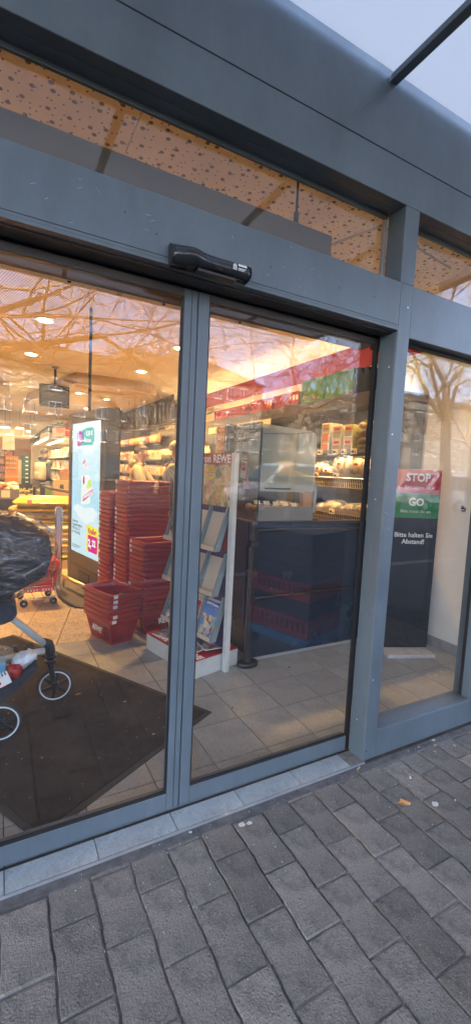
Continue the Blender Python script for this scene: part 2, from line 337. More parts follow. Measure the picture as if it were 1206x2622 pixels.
# ------------------------------------------------------------------ the setting: ground outside
def ground():
    g = MB().box(-90, 110, -90, -3.6, -.32, -.155).build('street', K['asphalt']); struct(g)
    base = MB().box(-30, 60, -3.6, .108, -.30, -.0245).build('pavement', K['sand']); struct(base)
    # interlocking stones: columns along y, every second one shifted by half a stone, waisted sides
    PW, PL, AM = .1385, .244, .0018
    def bx(i, y): # wavy joint line between column i-1 and i
        t = (y/PL) % 1.0; w = 1 if t < .5 else -1
        return i*PW + AM*w*(1 if i % 2 else 1)
    meshes = {}
    def stone_poly(i, y0):
        g_ = .0026; pts = []
        ys = [y0+g_, y0+PL*.25-.012, y0+PL*.25+.012, y0+PL*.75-.012, y0+PL*.75+.012, y0+PL-g_]
        def side(k, sgn):
            sh = 1 if sgn < 0 else 1
            amp = AM if (sgn > 0) else -AM
            return [(k + (-amp if j in (0,1,4,5) else amp)*-1 + (-sgn)*g_, yy) for j, yy in enumerate(ys)]
        l = side(i*PW, -1); r = side((i+1)*PW, 1)
        return r + l[::-1]
    near = []; rest = MB(); jit = random.Random(3)
    for i in range(-3, 26):
        for j in range(-13, 1):
            y0 = -j*0 + j*PL - (PL/2 if i % 2 else 0) - .05
            poly = stone_poly(i, y0); poly = clip(poly, (0,-1), .045)      # stop short of the threshold strip
            if len(poly) < 3: continue
            cx, cyy = (i+.5)*PW, y0+PL/2
            d = math.hypot(cx-0, cyy+1.466)
            near.append((d, poly, cx, cyy))
    vis = [q for q in near if q[3] > -1.35 and -.12 < q[2] < 3.0]; vis.sort(key=lambda q: q[0])
    chosen = vis[:290]; ids = set(id(q) for q in chosen)
    for q in near:
        dz = jit.uniform(-.0035, .0035); z0, z1 = -.05, -.016+dz
        c = (q[2], q[3]); pl = [(p[0]-c[0], p[1]-c[1]) for p in q[1]]
        inner = [(p[0]*.955, p[1]*.97) for p in pl]
        def shape(mb, off, zz):
            n = len(pl); vs = [(p[0]+off[0], p[1]+off[1], z0+zz) for p in pl]+[(p[0]+off[0], p[1]+off[1], z1-.006+zz) for p in pl]+[(p[0]+off[0], p[1]+off[1], z1+zz) for p in inner]
            fs = [(k,(k+1)%n,n+(k+1)%n,n+k) for k in range(n)]+[(n+k,n+(k+1)%n,2*n+(k+1)%n,2*n+k) for k in range(n)]+[tuple(range(2*n,3*n))]
            mb.add(vs, fs)
        if id(q) in ids:
            mb = MB(); shape(mb, (0,0), 0); o = mb.build('paving_stone', K['paver'], base, loc=(c[0], c[1], 0)); o.rotation_euler = (jit.uniform(-.006,.006), jit.uniform(-.006,.006), 0)
        else: shape(rest, c, 0)
    o = rest.build('outer_paving_stones', K['paver'], base); stuff(o)
    # the far pavement surface carries on as a finely jointed sheet
    pm = mat('distant_paving', (.11,.105,.1), .85, var=.25, scale=4); N, L = nodes(pm); b = principled(pm); src = b.inputs['Base Color'].links[0].from_socket
    br = N.new('ShaderNodeTexBrick'); tc = N.new('ShaderNodeTexCoord'); L.new(tc.outputs['Object'], br.inputs['Vector']); br.inputs['Scale'].default_value = 4.1
    br.inputs['Mortar Size'].default_value = .035; br.inputs['Color1'].default_value = (1,1,1,1); br.inputs['Color2'].default_value = (.8,.8,.8,1); br.inputs['Mortar'].default_value = (.35,.33,.3,1)
    mx = N.new('ShaderNodeMix'); mx.data_type = 'RGBA'; mx.blend_type = 'MULTIPLY'; mx.inputs['Factor'].default_value = 1
    L.new(src, mx.inputs['A']); L.new(br.outputs['Color'], mx.inputs['B']); L.new(mx.outputs['Result'], b.inputs['Base Color'])
    for nm, a in (('wing_paving', (3.62, 60, -3.45, -.0)), ('wing_paving', (-30, -.43, -3.45, 0)), ('wing_paving', (-.43, 3.62, -3.45, -3.34))):
        MB().box(a[0], a[1], a[2], a[3], -.04, -.017).build(nm, pm, base)
    MB().box(-30, 60, -3.6, -3.45, -.3, -.012).build('kerb', mat('kerb_stone', (.3,.29,.27), .8, var=.2), base)
    MB().box(-90, 110, -31, -28, -.30, -.02).build('far_pavement', pm, g)
    # edge strip in front of the frames
    MB().box(-.45, 3.3, -.044, -.004, -.05, -.009).build('edge_strip', mat('edge_mortar', (.10,.095,.09), .9, var=.4, scale=25, bump=.4), base)
ground()
def indoor_floor():
    fl = MB().box(-6, 4.02, .108, 15, -.2, -.012).build('floor', K['grout']); struct(fl)
    for i in range(-3, 11):
        for j in range(0, 8):
            x0, x1, y0, y1 = .015+.3*i, .315+.3*i, -.006+.3*j, .294+.3*j
            y0 = max(y0, .112); y1 = min(y1, 2.064)
            if y1-y0 < .02: continue
            g = .0022; cx, cyy = (x0+x1)/2, (y0+y1)/2
            MB().box(x0-cx+g, x1-cx-g, y0-cyy+g, y1-cyy-g, -.02, 0).build('floor_tile', K['tile'], fl, loc=(cx, cyy, random.uniform(-.0006,.0006)))
    a = R(-14.5); c, s = math.cos(a), math.sin(a); cnt = 0
    for i in range(-5, 9):
        for j in range(4, 16):
            u, v = -.146*.93 + .3*i, 2.30 + .3*(j-9)
            poly = [(u+.0028, v+.0028), (u+.2972, v+.0028), (u+.2972, v+.2972), (u+.0028, v+.2972)]
            P = [(p[0]*c - p[1]*s, p[0]*s + p[1]*c) for p in poly]
            P = clip(P, (0,1), 2.067); P = clip(P, (0,-1), -4.3); P = clip(P, (1,0), -1.2); P = clip(P, (-1,0), -1.62)
            if len(P) < 3: continue
            cx, cyy = sum(p[0] for p in P)/len(P), sum(p[1] for p in P)/len(P)
            if abs(max(p[0] for p in P)-min(p[0] for p in P)) < .03: continue
            MB().prism([(p[0]-cx, p[1]-cyy) for p in P], -.02, .0005).build('terrazzo_tile', K['terrazzo'], fl, loc=(cx, cyy, 0)); cnt += 1
    far = MB().box(-6, 4.02, 4.3, 15, -.03, 0).build('far_terrazzo', K['terrazzo'], fl)
    MB().box(1.62, 4.02, 2.067, 4.3, -.03, 0).build('side_terrazzo', K['terrazzo'], fl)
    MB().box(-6, -1.2, .112, 4.3, -.03, 0).build('side_terrazzo', K['terrazzo'], fl)
    MB().box(3.317, 4.02, .112, 2.067, -.03, 0).build('corner_floor', K['tile'], fl)
    return fl
indoor_floor()
def threshold():
    t = MB().box(-.33, 1.60, -.004, .112, -.06, -.010).build('threshold', K['grout']); struct(t)
    for k in range(7):
        x0 = .015+.3*(k-1)
        a, b = max(x0, -.33), min(x0+.3, 1.515 if k == 5 else x0+.3)
        if k == 6: a, b = 1.515, 1.595
        if b-a < .02: continue
        MB().box(a-(a+b)/2+.0016, b-(a+b)/2-.0016, -.053, .050, -.02, 0).build('threshold_tile', K['thr_tile'] if k < 6 else K['sand'], t, loc=((a+b)/2, .054, 0), bevel=.001)
    MB().box(-.33, 1.594, .0965, .1065, .0003, .0018).build('dark_line', K['mat'], t)  # thin dark strip along the foot of the door leaves
    MB().box(-.33, 1.60, -.0075, -.0042, -.04, .001).build('metal_edge', K['alu'], t)
threshold()
def shell():
    wl = struct(MB().box(3.285, 3.40, .05, 1.14, 0, 3.1).build('wall_right_of_entrance', K['white_wall']))
    for k in range(3):
        MB().box(3.273, 3.2845, .12+.34*k+.002, .12+.34*(k+1)-.002, 0, .088).build('skirting_tile', K['tile'], wl, bevel=.002)
    MB().box(3.265, 3.2835, .07, .115, 0, 3.09).build('wall_trim', K['frame'], wl)
    w2 = struct(MB().box(3.40, 4.1, 1.04, 1.14, 0, 3.1).build('wall_return', K['white_wall']))
    w3 = struct(MB().box(4.02, 4.14, 1.14, 15, 0, 3.1).build('wall_right', K['cream']))
    MB().box(4.012, 4.0195, 1.15, 9, 2.80, 3.098).build('red_band', K['red_band'], w3)
    struct(MB().box(-6.1, 4.14, 15, 15.15, 0, 3.1).build('wall_back', K['cream']))
    struct(MB().box(-6.15, -6, 0, 15.15, 0, 3.1).build('wall_left', K['cream']))
    c = struct(MB().box(-6.15, 4.14, .05, 15.15, 3.112, 3.3).build('ceiling', K['cream']))
    for k in range(7):
        for j in range(2):
            x0, x1 = -4.2+1.2*k, -3.0+1.2*k
            MB().box(x0+.002, min(x1, 4.02)-.002, .06+1.2*j+.002, 1.26+1.2*j-.002, 3.10, 3.112).build('ceiling_panel', K['ceil_big'], c)
    MB().box(-6, 4.02, 2.46, 9.2, 3.10, 3.1115).build('fine_ceiling_panel', K['ceil_fine'], c)
    MB().box(-6, 4.02, 9.2, 15, 3.10, 3.1115).build('rear_ceiling_panel', K['cream'], c)
    b = thing('shop_building', 'plain rendered upper storeys above the shop front, unseen mass added to block the sun', 'building')
    um = mat('render_wall', (.42,.40,.37), .85, var=.08, scale=1.5, bump=.1)
    MB().box(-45, 12, .12, 15.3, 3.3, 10.5).build('upper_wall', um, b)  # tall long mass, added out of view to shade front and pavement
    MB().box(-45, -6.15, .12, 15.3, -.1, 3.3).build('side_wall', um, b)
    MB().box(4.14, 12, .12, 15.3, -.1, 3.3).build('side_wall', um, b)
shell()

# ------------------------------------------------------------------ shop front frame
def shopfront():
    t = thing('shopfront_frame', 'slate grey metal frame around the sliding doors and the side windows', 'frame')
    F = K['frame']
    def bar(nm, *a, m=F, bev=.003): return MB().box(*a).build(nm, m, t, bevel=bev)
    bar('lintel', -6.1, 1.597, 0, .17, 2.100, 2.30)
    bar('lintel_lip', -.36, 1.594, -.004, .03, 2.088, 2.099, bev=.001)
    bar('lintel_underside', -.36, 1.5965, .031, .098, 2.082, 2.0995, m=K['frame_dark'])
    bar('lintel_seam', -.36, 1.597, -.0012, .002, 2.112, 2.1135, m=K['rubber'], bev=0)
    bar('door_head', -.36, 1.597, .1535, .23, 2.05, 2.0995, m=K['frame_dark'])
    bar('post', 1.597, 1.676, 0, .106, -.03, 2.30)
    bar('post_jamb_cover', 1.5935, 1.5968, .004, .100, -.01, 2.085, bev=.001)
    bar('jamb_seal', 1.5905, 1.5968, .1075, .128, 0, 2.08, m=K['rubber'], bev=0)
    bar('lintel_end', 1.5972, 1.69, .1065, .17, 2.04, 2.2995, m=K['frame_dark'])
    bar('side_lintel', 1.676, 3.285, .001, .10, 2.068, 2.30)
    bar('bottom_rail', 1.676, 2.43, .0008, .10, -.03, .143)
    bar('dark_foot_strip', 1.6, 2.9, -.009, -.0005, -.0095, .0035, m=K['mat'], bev=.002)  # dark strip along the foot of the window rail
    bar('window_sill', 1.677, 2.429, .018, .11, .1435, .1465, bev=.001)
    bar('post', 2.43, 2.53, 0, .11, -.03, 2.068)
    bar('bottom_rail', 2.53, 3.22, .0008, .10, -.03, .143)
    bar('post', 3.22, 3.285, 0, .049, -.03, 2.068)
    bar('mullion', 1.591, 1.681, .0006, .10, 2.3005, 2.628)
    bar('mullion', 3.20, 3.285, .0006, .049, 2.3005, 2.628)
    bar('mullion', -.30, -.21, .0006, .10, 2.3005, 2.628)
    bar('mullion', -2.1, -2.01, .0006, .10, 2.3005, 2.628)
    bar('head_beam', -6.1, 3.285, 0, .049, 2.628, 3.12)
    bar('head_beam_return', -6.1, 3.285, .0495, .11, 2.628, 2.74)
    bar('head_seam', -6.1, 3.285, -.002, .001, 2.80, 2.803, m=K['rubber'], bev=0)
    # inner glazing beads
    for x0, x1 in ((-.21, 1.591), (1.681, 3.20)):
        bar('glazing_bead', x0+.004, x1-.004, .101, .115, 2.3005, 2.322); bar('glazing_bead', x0+.004, x1-.004, .101, .115, 2.61, 2.6275)
        bar('glazing_bead', x1-.022, x1-.003, .100, .116, 2.322, 2.61, m=K['alu'])
        bar('glazing_bead', x0+.003, x0+.014, .101, .115, 2.322, 2.61)
        bar('transom_pane', x0-.002, x1+.002, .086, .092, 2.304, 2.625, m=K['pane'], bev=0)
    for x0, x1 in ((1.676, 2.43), (2.53, 3.22)):
        bar('window_pane', x0-.001, x1+.001, .070, .077, .14, 2.07, m=K['pane'], bev=0)
        bar('window_gasket', x0+.001, x0+.009, .055, .0695, .147, 2.066, m=K['rubber'], bev=0)
        bar('window_gasket', x1-.009, x1-.001, .055, .0695, .147, 2.066, m=K['rubber'], bev=0)
        bar('window_gasket', x0+.009, x1-.009, .055, .0695, 2.052, 2.0675, m=K['rubber'], bev=0)
    # left side of the doorway
    bar('post', -.36, -.281, 0, .17, -.03, 2.0995); bar('bottom_rail', -6, -.36, .0008, .1, -.03, .143); bar('window_pane', -6, -.361, .07, .077, .14, 2.1, m=K['pane'], bev=0)
    # screws
    for x, z in ((1.615, 1.62), (1.618, .42), (1.65, 2.20), (1.612, .05)):
        MB().lathe([(.0045,0),(.0045,.0012),(.002,.0016)], (0,0,0), 10, 'Y').build('screw', K['alu'] if z > .1 else K['ink'], t, loc=(x, -.0016, z))
    for x, y, z in ((1.5925, .05, 1.31), (1.5925, .05, .74), (1.5925, .06, .19), (1.5925, .03, 1.93)):
        MB().lathe([(.0045,0),(.0045,.0012),(.002,.0016)], (0,0,0), 10, 'X').build('screw', K['alu'], t, loc=(x-.001, y, z))
    for x, z in ((.35, 2.21), (.455, 2.175), (.9, 2.185), (1.24, 2.19), (1.44, 2.2)):
        MB().lathe([(.003,0),(.003,.0008)], (0,0,0), 8, 'Y').build('drill_hole', K['ink'], t, loc=(x, -.0009, z))
    # scratches and paint chips on the lintel
    rs = random.Random(5); cm = mat('paint_chip', (.30,.34,.36), .5, var=.2)
    for k in range(26):
        x, z, l, a = rs.uniform(.05, 1.15), rs.uniform(2.13, 2.285), rs.uniform(.003, .018), rs.uniform(-.7, .9)
        MB().obox((0,0,0), (l, .0006, rs.uniform(.0006,.0014)), (0, a, 0)).build('paint_chip', cm, t, loc=(x, -.0004, z))
    for k in range(9):
        x, z, l, a = rs.uniform(1.605, 1.65), rs.uniform(1.0, 1.25), rs.uniform(.012, .035), rs.uniform(.1, .6)
        MB().obox((0,0,0), (l, .0005, .0007), (0, a, 0)).build('scratch', cm, t, loc=(x, -.0004, z))
shopfront()

def sliding_door(label, x0, x1, hinge_right):
    t = thing('sliding_door', label, 'door', ((x0+x1)/2, .108, 0)); w = (x1-x0)/2; F = K['frame']
    ls, rs = (.045, .017) if hinge_right else (.017, .053)
    MB().box(-w, -w+ls, 0, .042, .003, 2.075).build('stile', F, t, bevel=.0025)
    MB().box(w-rs, w, 0, .042 if not hinge_right else .014, .003, 2.075).build('stile', F if not hinge_right else K['rubber'], t, bevel=.0025)
    MB().box(-w+ls, w-rs, .0004, .0416, .003, .080).build('bottom_rail', F, t, bevel=.0025)
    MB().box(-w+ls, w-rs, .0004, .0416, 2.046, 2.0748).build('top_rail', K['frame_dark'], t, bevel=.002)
    MB().box(-w+ls+.001, w-rs-.001, .008, .0135, .081, 2.045).build('glass_pane', K['pane'], t)
    g = .009
    MB().box(-w+ls, w-rs, .001, .0075, .0803, .0803+g+.004).build('gasket', K['rubber'], t)
    MB().box(-w+ls, -w+ls+g*.5, .001, .0075, .0935, 2.045).build('gasket', K['rubber'], t)
    MB().box(w-rs-g, w-rs, .001, .0075, .0935, 2.045).build('gasket', K['rubber'] , t)
    sx = -w-.0045 if hinge_right else w
    if hinge_right: MB().box(-w-.0042, -w-.0002, .004, .036, .01, 2.07).build('brush_seal', K['rubber'], t)
    if not hinge_right: MB().box(w-.024, w-.0225, -.0012, .001, .01, 2.07).build('profile_groove', K['rubber'], t)
    return t
sliding_door('slate framed glass sliding door leaf at the left, nearest the pushchair', -.278, .6555, False)
sliding_door('slate framed glass sliding door leaf on the right, beside the magazine stand', .660, 1.592, True)

def door_sensor():
    t = thing('door_sensor', 'black plastic motion sensor fixed to the lintel above the doors', 'sensor', (.645, -.0005, 2.118)); t.scale = (.70, .8, .78)
    # body: cross-section grows and falls along its length
    n = 22; prof = []
    for i in range(n+1):
        u = i/n; x = -.205 + .41*u
        dep = .055 + .035*math.exp(-((u-.22)/.17)**2) + .012*u
        low = -.030 + (.0 if u > .5 else -.012*math.cos(u*math.pi))
        prof.append((x, dep, low))
    mb = MB(); vs = []
    for x, d, lo in prof:
        vs += [(x, 0, .044), (x, -d*.45, .041), (x, -d*.9, .022), (x, -d, .0), (x, -d*.96, lo*.6), (x, -d*.6, lo), (x, 0, lo-.004)]
    fs = []
    for i in range(n):
        for k in range(6): fs.append((i*7+k, (i+1)*7+k, (i+1)*7+k+1, i*7+k+1))
        fs.append((i*7+6, (i+1)*7+6, (i+1)*7, i*7))
    fs += [tuple(range(7)), tuple(range(n*7+6, n*7-1, -1))]
    mb.add(vs, fs).build('cover', K['black_gloss'], t, smooth=True)
    # lower lens window under the curved edge
    crv = [(-.18, -.012)] + [(-.18+.02*i, .012*math.sin(min(1, i/4.)*math.pi/2)-.012 - max(0, i-5)*.0052) for i in range(1, 12)]
    MB().tube([(x, -.062-.036*math.exp(-(((x+.205)/.41-.22)/.17)**2)-.012*((x+.205)/.41), z+.004) for x, z in crv], .0016, 6).build('lens_edge', K['ink'], t)
    cap = lambda d, lo: [(0,.0445),(-d*.45,.0415),(-d*.9,.0225),(-d*1.01,.0),(-d*.97,lo*.6),(-d*.6,lo*1.03),(0,lo-.0045)]
    MB().prism_x(cap(.062,-.042), -.211, -.2052).build('end_cap', K['black'], t)
    MB().prism_x(cap(.068,-.031), .2052, .2085).build('end_cap', K['black'], t)
    MB().box(-.08, .13, -.05, -.006, -.050, -.0355).build('lens_window', mat('smoked_lens', (.03,.024,.02), .3, var=0), t, bevel=.003)
    w = mat('white_print', (.7,.72,.72), .6, var=0)
    y = -.0695
    for k in range(4): MB().box(.100+.0055*k, .1035+.0055*k, y, y+.001, -.004, .012+(.004 if k in (1,2) else 0)).build('logo_mark', w, t)
    MB().box(.098, .1215, y, y+.001, -.009, -.0055).build('logo_mark', w, t)
    for z, l, h in ((.010,.048,.008),(.0005,.046,.002),(-.004,.038,.003),(-.009,.034,.002)): MB().box(.128, .128+l, y-.0006, y+.001, z, z+h).build('sticker_line', w, t)
door_sensor()

def canopy():
    m = bpy.data.materials.new('milky_canopy_sheet'); m.use_nodes = True; N, L = nodes(m); N.clear()
    d = N.new('ShaderNodeBsdfDiffuse'); d.inputs['Color'].default_value = (.36,.34,.30,1); tl = N.new('ShaderNodeBsdfTranslucent'); tl.inputs['Color'].default_value = (.50,.50,.48,1)
    x = N.new('ShaderNodeMixShader'); x.inputs[0].default_value = .72; o = N.new('ShaderNodeOutputMaterial'); L.new(d.outputs[0], x.inputs[1]); L.new(tl.outputs[0], x.inputs[2]); L.new(x.outputs[0], o.inputs['Surface'])
    t = thing('canopy', 'pale milky canopy sheets on slate beams above the shop entrance', 'canopy', (0,0,3.06))
    for k in range(9):
        x0 = -5.2+.95*k
        MB().quad((x0+.006,-2.66,.03),(x0+.944,-2.66,.03),(x0+.944,-.02,.03),(x0+.006,-.02,.03)).build('canopy_sheet', m, t)
        MB().box(x0-.02, x0+.02, -2.66, -.003, 0, .028).build('canopy_beam', K['frame'], t, bevel=.003)
    MB().box(-5.3, 3.37, -2.72, -2.662, -.01, .07).build('canopy_edge', K['frame'], t, bevel=.004)
    MB().box(3.335, 3.37, -2.66, -.003, -.005, .06).build('canopy_edge', K['frame'], t, bevel=.004)
canopy()
# ------------------------------------------------------------------ ceiling fixtures and lamps
WARM = (1.0, .54, .165)
G_WARM = glow('warm_lamp', (1.0,.70,.28), 5)
def downlight(label, x, y, z=3.1, e=40, r=.09, cone=104, lamp=True):
    t = thing('downlight', label, 'ceiling light', (x, y, z), 0, 'round recessed ceiling lamps')
    MB().lathe([(r+.03,0),(r+.03,-.006),(r,-.010),(r,-.002)], n=20).build('rim', K['white'], t, smooth=False)
    MB().lathe([(r*.82,-.0115),(r*.82,-.0118)], n=16).build('lens', G_WARM, t)
    if lamp:
        l = bpy.data.lights.new('downlight_lamp', 'SPOT'); l.energy = e; l.color = WARM; l.spot_size = R(cone); l.spot_blend = .6; l.shadow_soft_size = .07
        o = bpy.data.objects.new('downlight_lamp', l); COL.objects.link(o); o.parent = t; o.location = (0,0,-.03)
    return t
downlight('brightest recessed ceiling lamp above the left door leaf, nearest the street', .48, 4.33)
downlight('recessed ceiling lamp left of the hanging television', .44, 6.22)
downlight('recessed ceiling lamp just above the curved bulkhead', 2.19, 6.23, e=46, cone=120)
downlight('recessed ceiling lamp hard against the stile where the doors meet', 2.21, 4.41, e=52, cone=118)
downlight('recessed lamp hidden above the side window head', 2.4, .36, e=3, cone=110)
downlight('added unseen lamp behind the air curtain, brightening the right side', 2.2, 2.55, e=24, cone=100)  # added unseen lamp, lifts the light on the right of the shop
downlight('recessed ceiling lamp near the left wall, front', -1.5, 4.35)
downlight('recessed ceiling lamp near the left wall, rear', -1.4, 6.2)
for i, (x, y) in enumerate(((1.45, 8.2), (2.1, 8.6), (1.25, 9.6), (1.0, 10.3), (.98, 10.9), (2.0, 10.6))):
    downlight('small recessed lamp in the underside of the dropped ceiling, ' + ['front left','front right','second left','third left','rear left','rear right'][i], x, y, 2.90, 14, .055, 130, i in (1, 2, 5))

def bulkhead():
    t = thing('dropped_ceiling', 'wood toned dropped ceiling with a rounded right end behind the television', 'ceiling panel')
    poly = [(1.24, 7.08), (2.35, 7.08)]
    for k in range(9):
        a = R(-90+90*k/8); poly.append((2.35+.55*math.cos(a), 7.63+.55*math.sin(a)))
    poly += [(2.9, 14), (.62, 14), (.62, 10.6)]
    MB().prism(poly, 2.905, 3.0995).build('bulkhead_body', mat('light_wood_panel', (.50,.40,.28), .55, var=.08, scale=3, stretch=(1,6,1)), t)
    t2 = thing('round_ceiling_panel', 'round dropped ceiling disc with two lamps at the left edge', 'ceiling panel', (-.70, 9.3, 0))
    MB().lathe([(.9,3.0995),(.9,2.80),(.86,2.79)], n=36).build('disc', mat('beige_disc', (.46,.38,.28), .55, var=.05), t2)
    for x, y in ((.45,-.3),(.62,-.05)): MB().lathe([(.07,2.7895),(.07,2.784)], (x,y,0), n=14).build('lamp_lens', G_WARM, t2)
bulkhead()
def television():
    t = thing('hanging_television', 'black flat television hanging from the ceiling on a tube mount', 'television', (.853, 6.9, 2.59), R(-6))
    MB().box(-.245, .245, -.02, .035, -.195, .195).build('casing', K['black'], t, bevel=.008)
    MB().box(-.232, .232, -.0215, -.0203, -.15, .182).build('screen', mat('dark_screen', (.012,.012,.013), .25, var=0), t)
    MB().box(-.02, .02, -.0213, -.0203, -.178, -.172).build('badge', K['alu'], t)
    MB().lathe([(.022,.19),(.022,.50)], (.01,.03,0), 10).build('mount_tube', K['black'], t)
    MB().lathe([(.022,.47),(.06,.495),(.06,.5095)], (.01,.03,0), 16).build('mount_flange', K['black'], t)
television()
K['bottom'] = mat('floor_lit_housing', (.70,.64,.54), .45, var=.05)  # paler than the casing: light from the floor put into the colour
def air_curtain():
    t = thing('air_curtain', 'long beige air curtain housing hung inside above the doors', 'air curtain', (0,0,0))
    MB().box(-1.2, 1.43, .30, .93, 2.302, 2.58).build('casing', mat('brown_housing', (.15,.125,.10), .5, var=.06), t, bevel=.006)
    MB().box(-1.2, .535, .315, .915, 2.294, 2.3015).build('bottom_panel', K['bottom'], t, bevel=.002)
    MB().box(.560, 1.42, .315, .915, 2.294, 2.3015).build('bottom_panel', K['bottom'], t, bevel=.002)
    MB().box(.536, .559, .315, .915, 2.2925, 2.3013).build('panel_joint', K['housing_seam'], t)
    MB().box(-1.2, 1.42, .70, .704, 2.2925, 2.2938).build('panel_seam', K['ink'], t)
    for x in (.30, .78, 1.25, -.2): MB().lathe([(.009,0),(.009,-.006)], (x,.88,2.294), 8).build('bolt', K['ink'], t)
    MB().box(1.4302, 1.434, .36, .87, 2.34, 2.54).build('end_plate', K['housing'], t, bevel=.002)
    for x in (1.25, -.6): MB().tube([(x,.36,2.58),(x,.36,3.10)], .006, 8).build('hanger_rod', K['black'], t); MB().tube([(x,.36,2.58),(x,.36,2.66)], .013, 8).build('hanger_nut', K['black'], t)
    MB().tube([(1.43,.6,2.6),(2.2,.75,3.06),(3.1,.9,3.08)], .008, 6).build('supply_cable', K['housing'], t)
air_curtain()

# ------------------------------------------------------------------ entrance mat
def entrance_mat():
    P = [(.132,.163),(1.094,.702),(.104,2.386),(-.858,1.845)]
    t = thing('entrance_mat', 'large dark brown entrance mat lying askew behind the doors', 'mat')
    cx, cyy = sum(p[0] for p in P)/4, sum(p[1] for p in P)/4
    MB().prism([(p[0],p[1]) for p in P], .0015, .006).build('rubber_border', K['mat_edge'], t, bevel=.002)
    def inn(k): return [(cx+(p[0]-cx)*k, cyy+(p[1]-cyy)*k) for p in P]
    u = Vector((1.094-.132, .702-.163)).normalized(); v = Vector((.104-1.094, 2.386-.702)).normalized(); q = []
    for p, a, b in zip(P, (1,-1,-1,1), (1,1,-1,-1)): q.append((p[0]+u.x*.03*a+v.x*.03*b, p[1]+u.y*.03*a+v.y*.03*b))
    MB().prism(q, .0062, .0095).build('pile', K['mat'], t)
    rs = random.Random(11); mb = MB()
    for k in range(110):
        a, b = rs.uniform(.03,.97), rs.uniform(.03,.97); p = Vector(P[0]).lerp(Vector(P[1]), a) + (Vector(P[3])-Vector(P[0]))*b
        s = rs.uniform(.001,.0035); mb.obox((p.x,p.y,.0102), (s*rs.uniform(1,4), s, .0012), (0,0,rs.uniform(0,3)))
    stuff(mb.build('crumbs', mat('crumbs', (.42,.34,.24), .8, var=.3), t))
entrance_mat()
def bits(name, label, cat, P, m, s, z=.0105, n=1, group=None):
    o = MB().obox((0,0,0), s).build(name, m, loc=(P[0],P[1],z), rot=(0,0,P[2]), bevel=.0008); return tag(o, label, cat, group)
wood = mat('pale_wood_chip', (.55,.38,.2), .7)
bits('wood_splinter', 'pale wooden splinter on the mat right of the front wheel', 'litter', (.425,1.20,R(12)), wood, (.032,.004,.002))
for i, (x, y) in enumerate(((.715,.62),(.66,1.0),(.70,.49))):
    lf = MB(); lf.add([(-.012,0,.001),(0,-.006,.004),(.012,0,.001),(0,.007,.003),(0,0,0)], [(0,1,4),(1,2,4),(2,3,4),(3,0,4)])
    tag(lf.build('leaf_crumb', wood, loc=(x,y,.0105 if i < 2 else .002)), ['dry leaf crumb on the mat beside the left door stile','small dry leaf crumb on the far part of the mat','dry leaf crumb on the tiles inside by the left door stile'][i], 'litter')
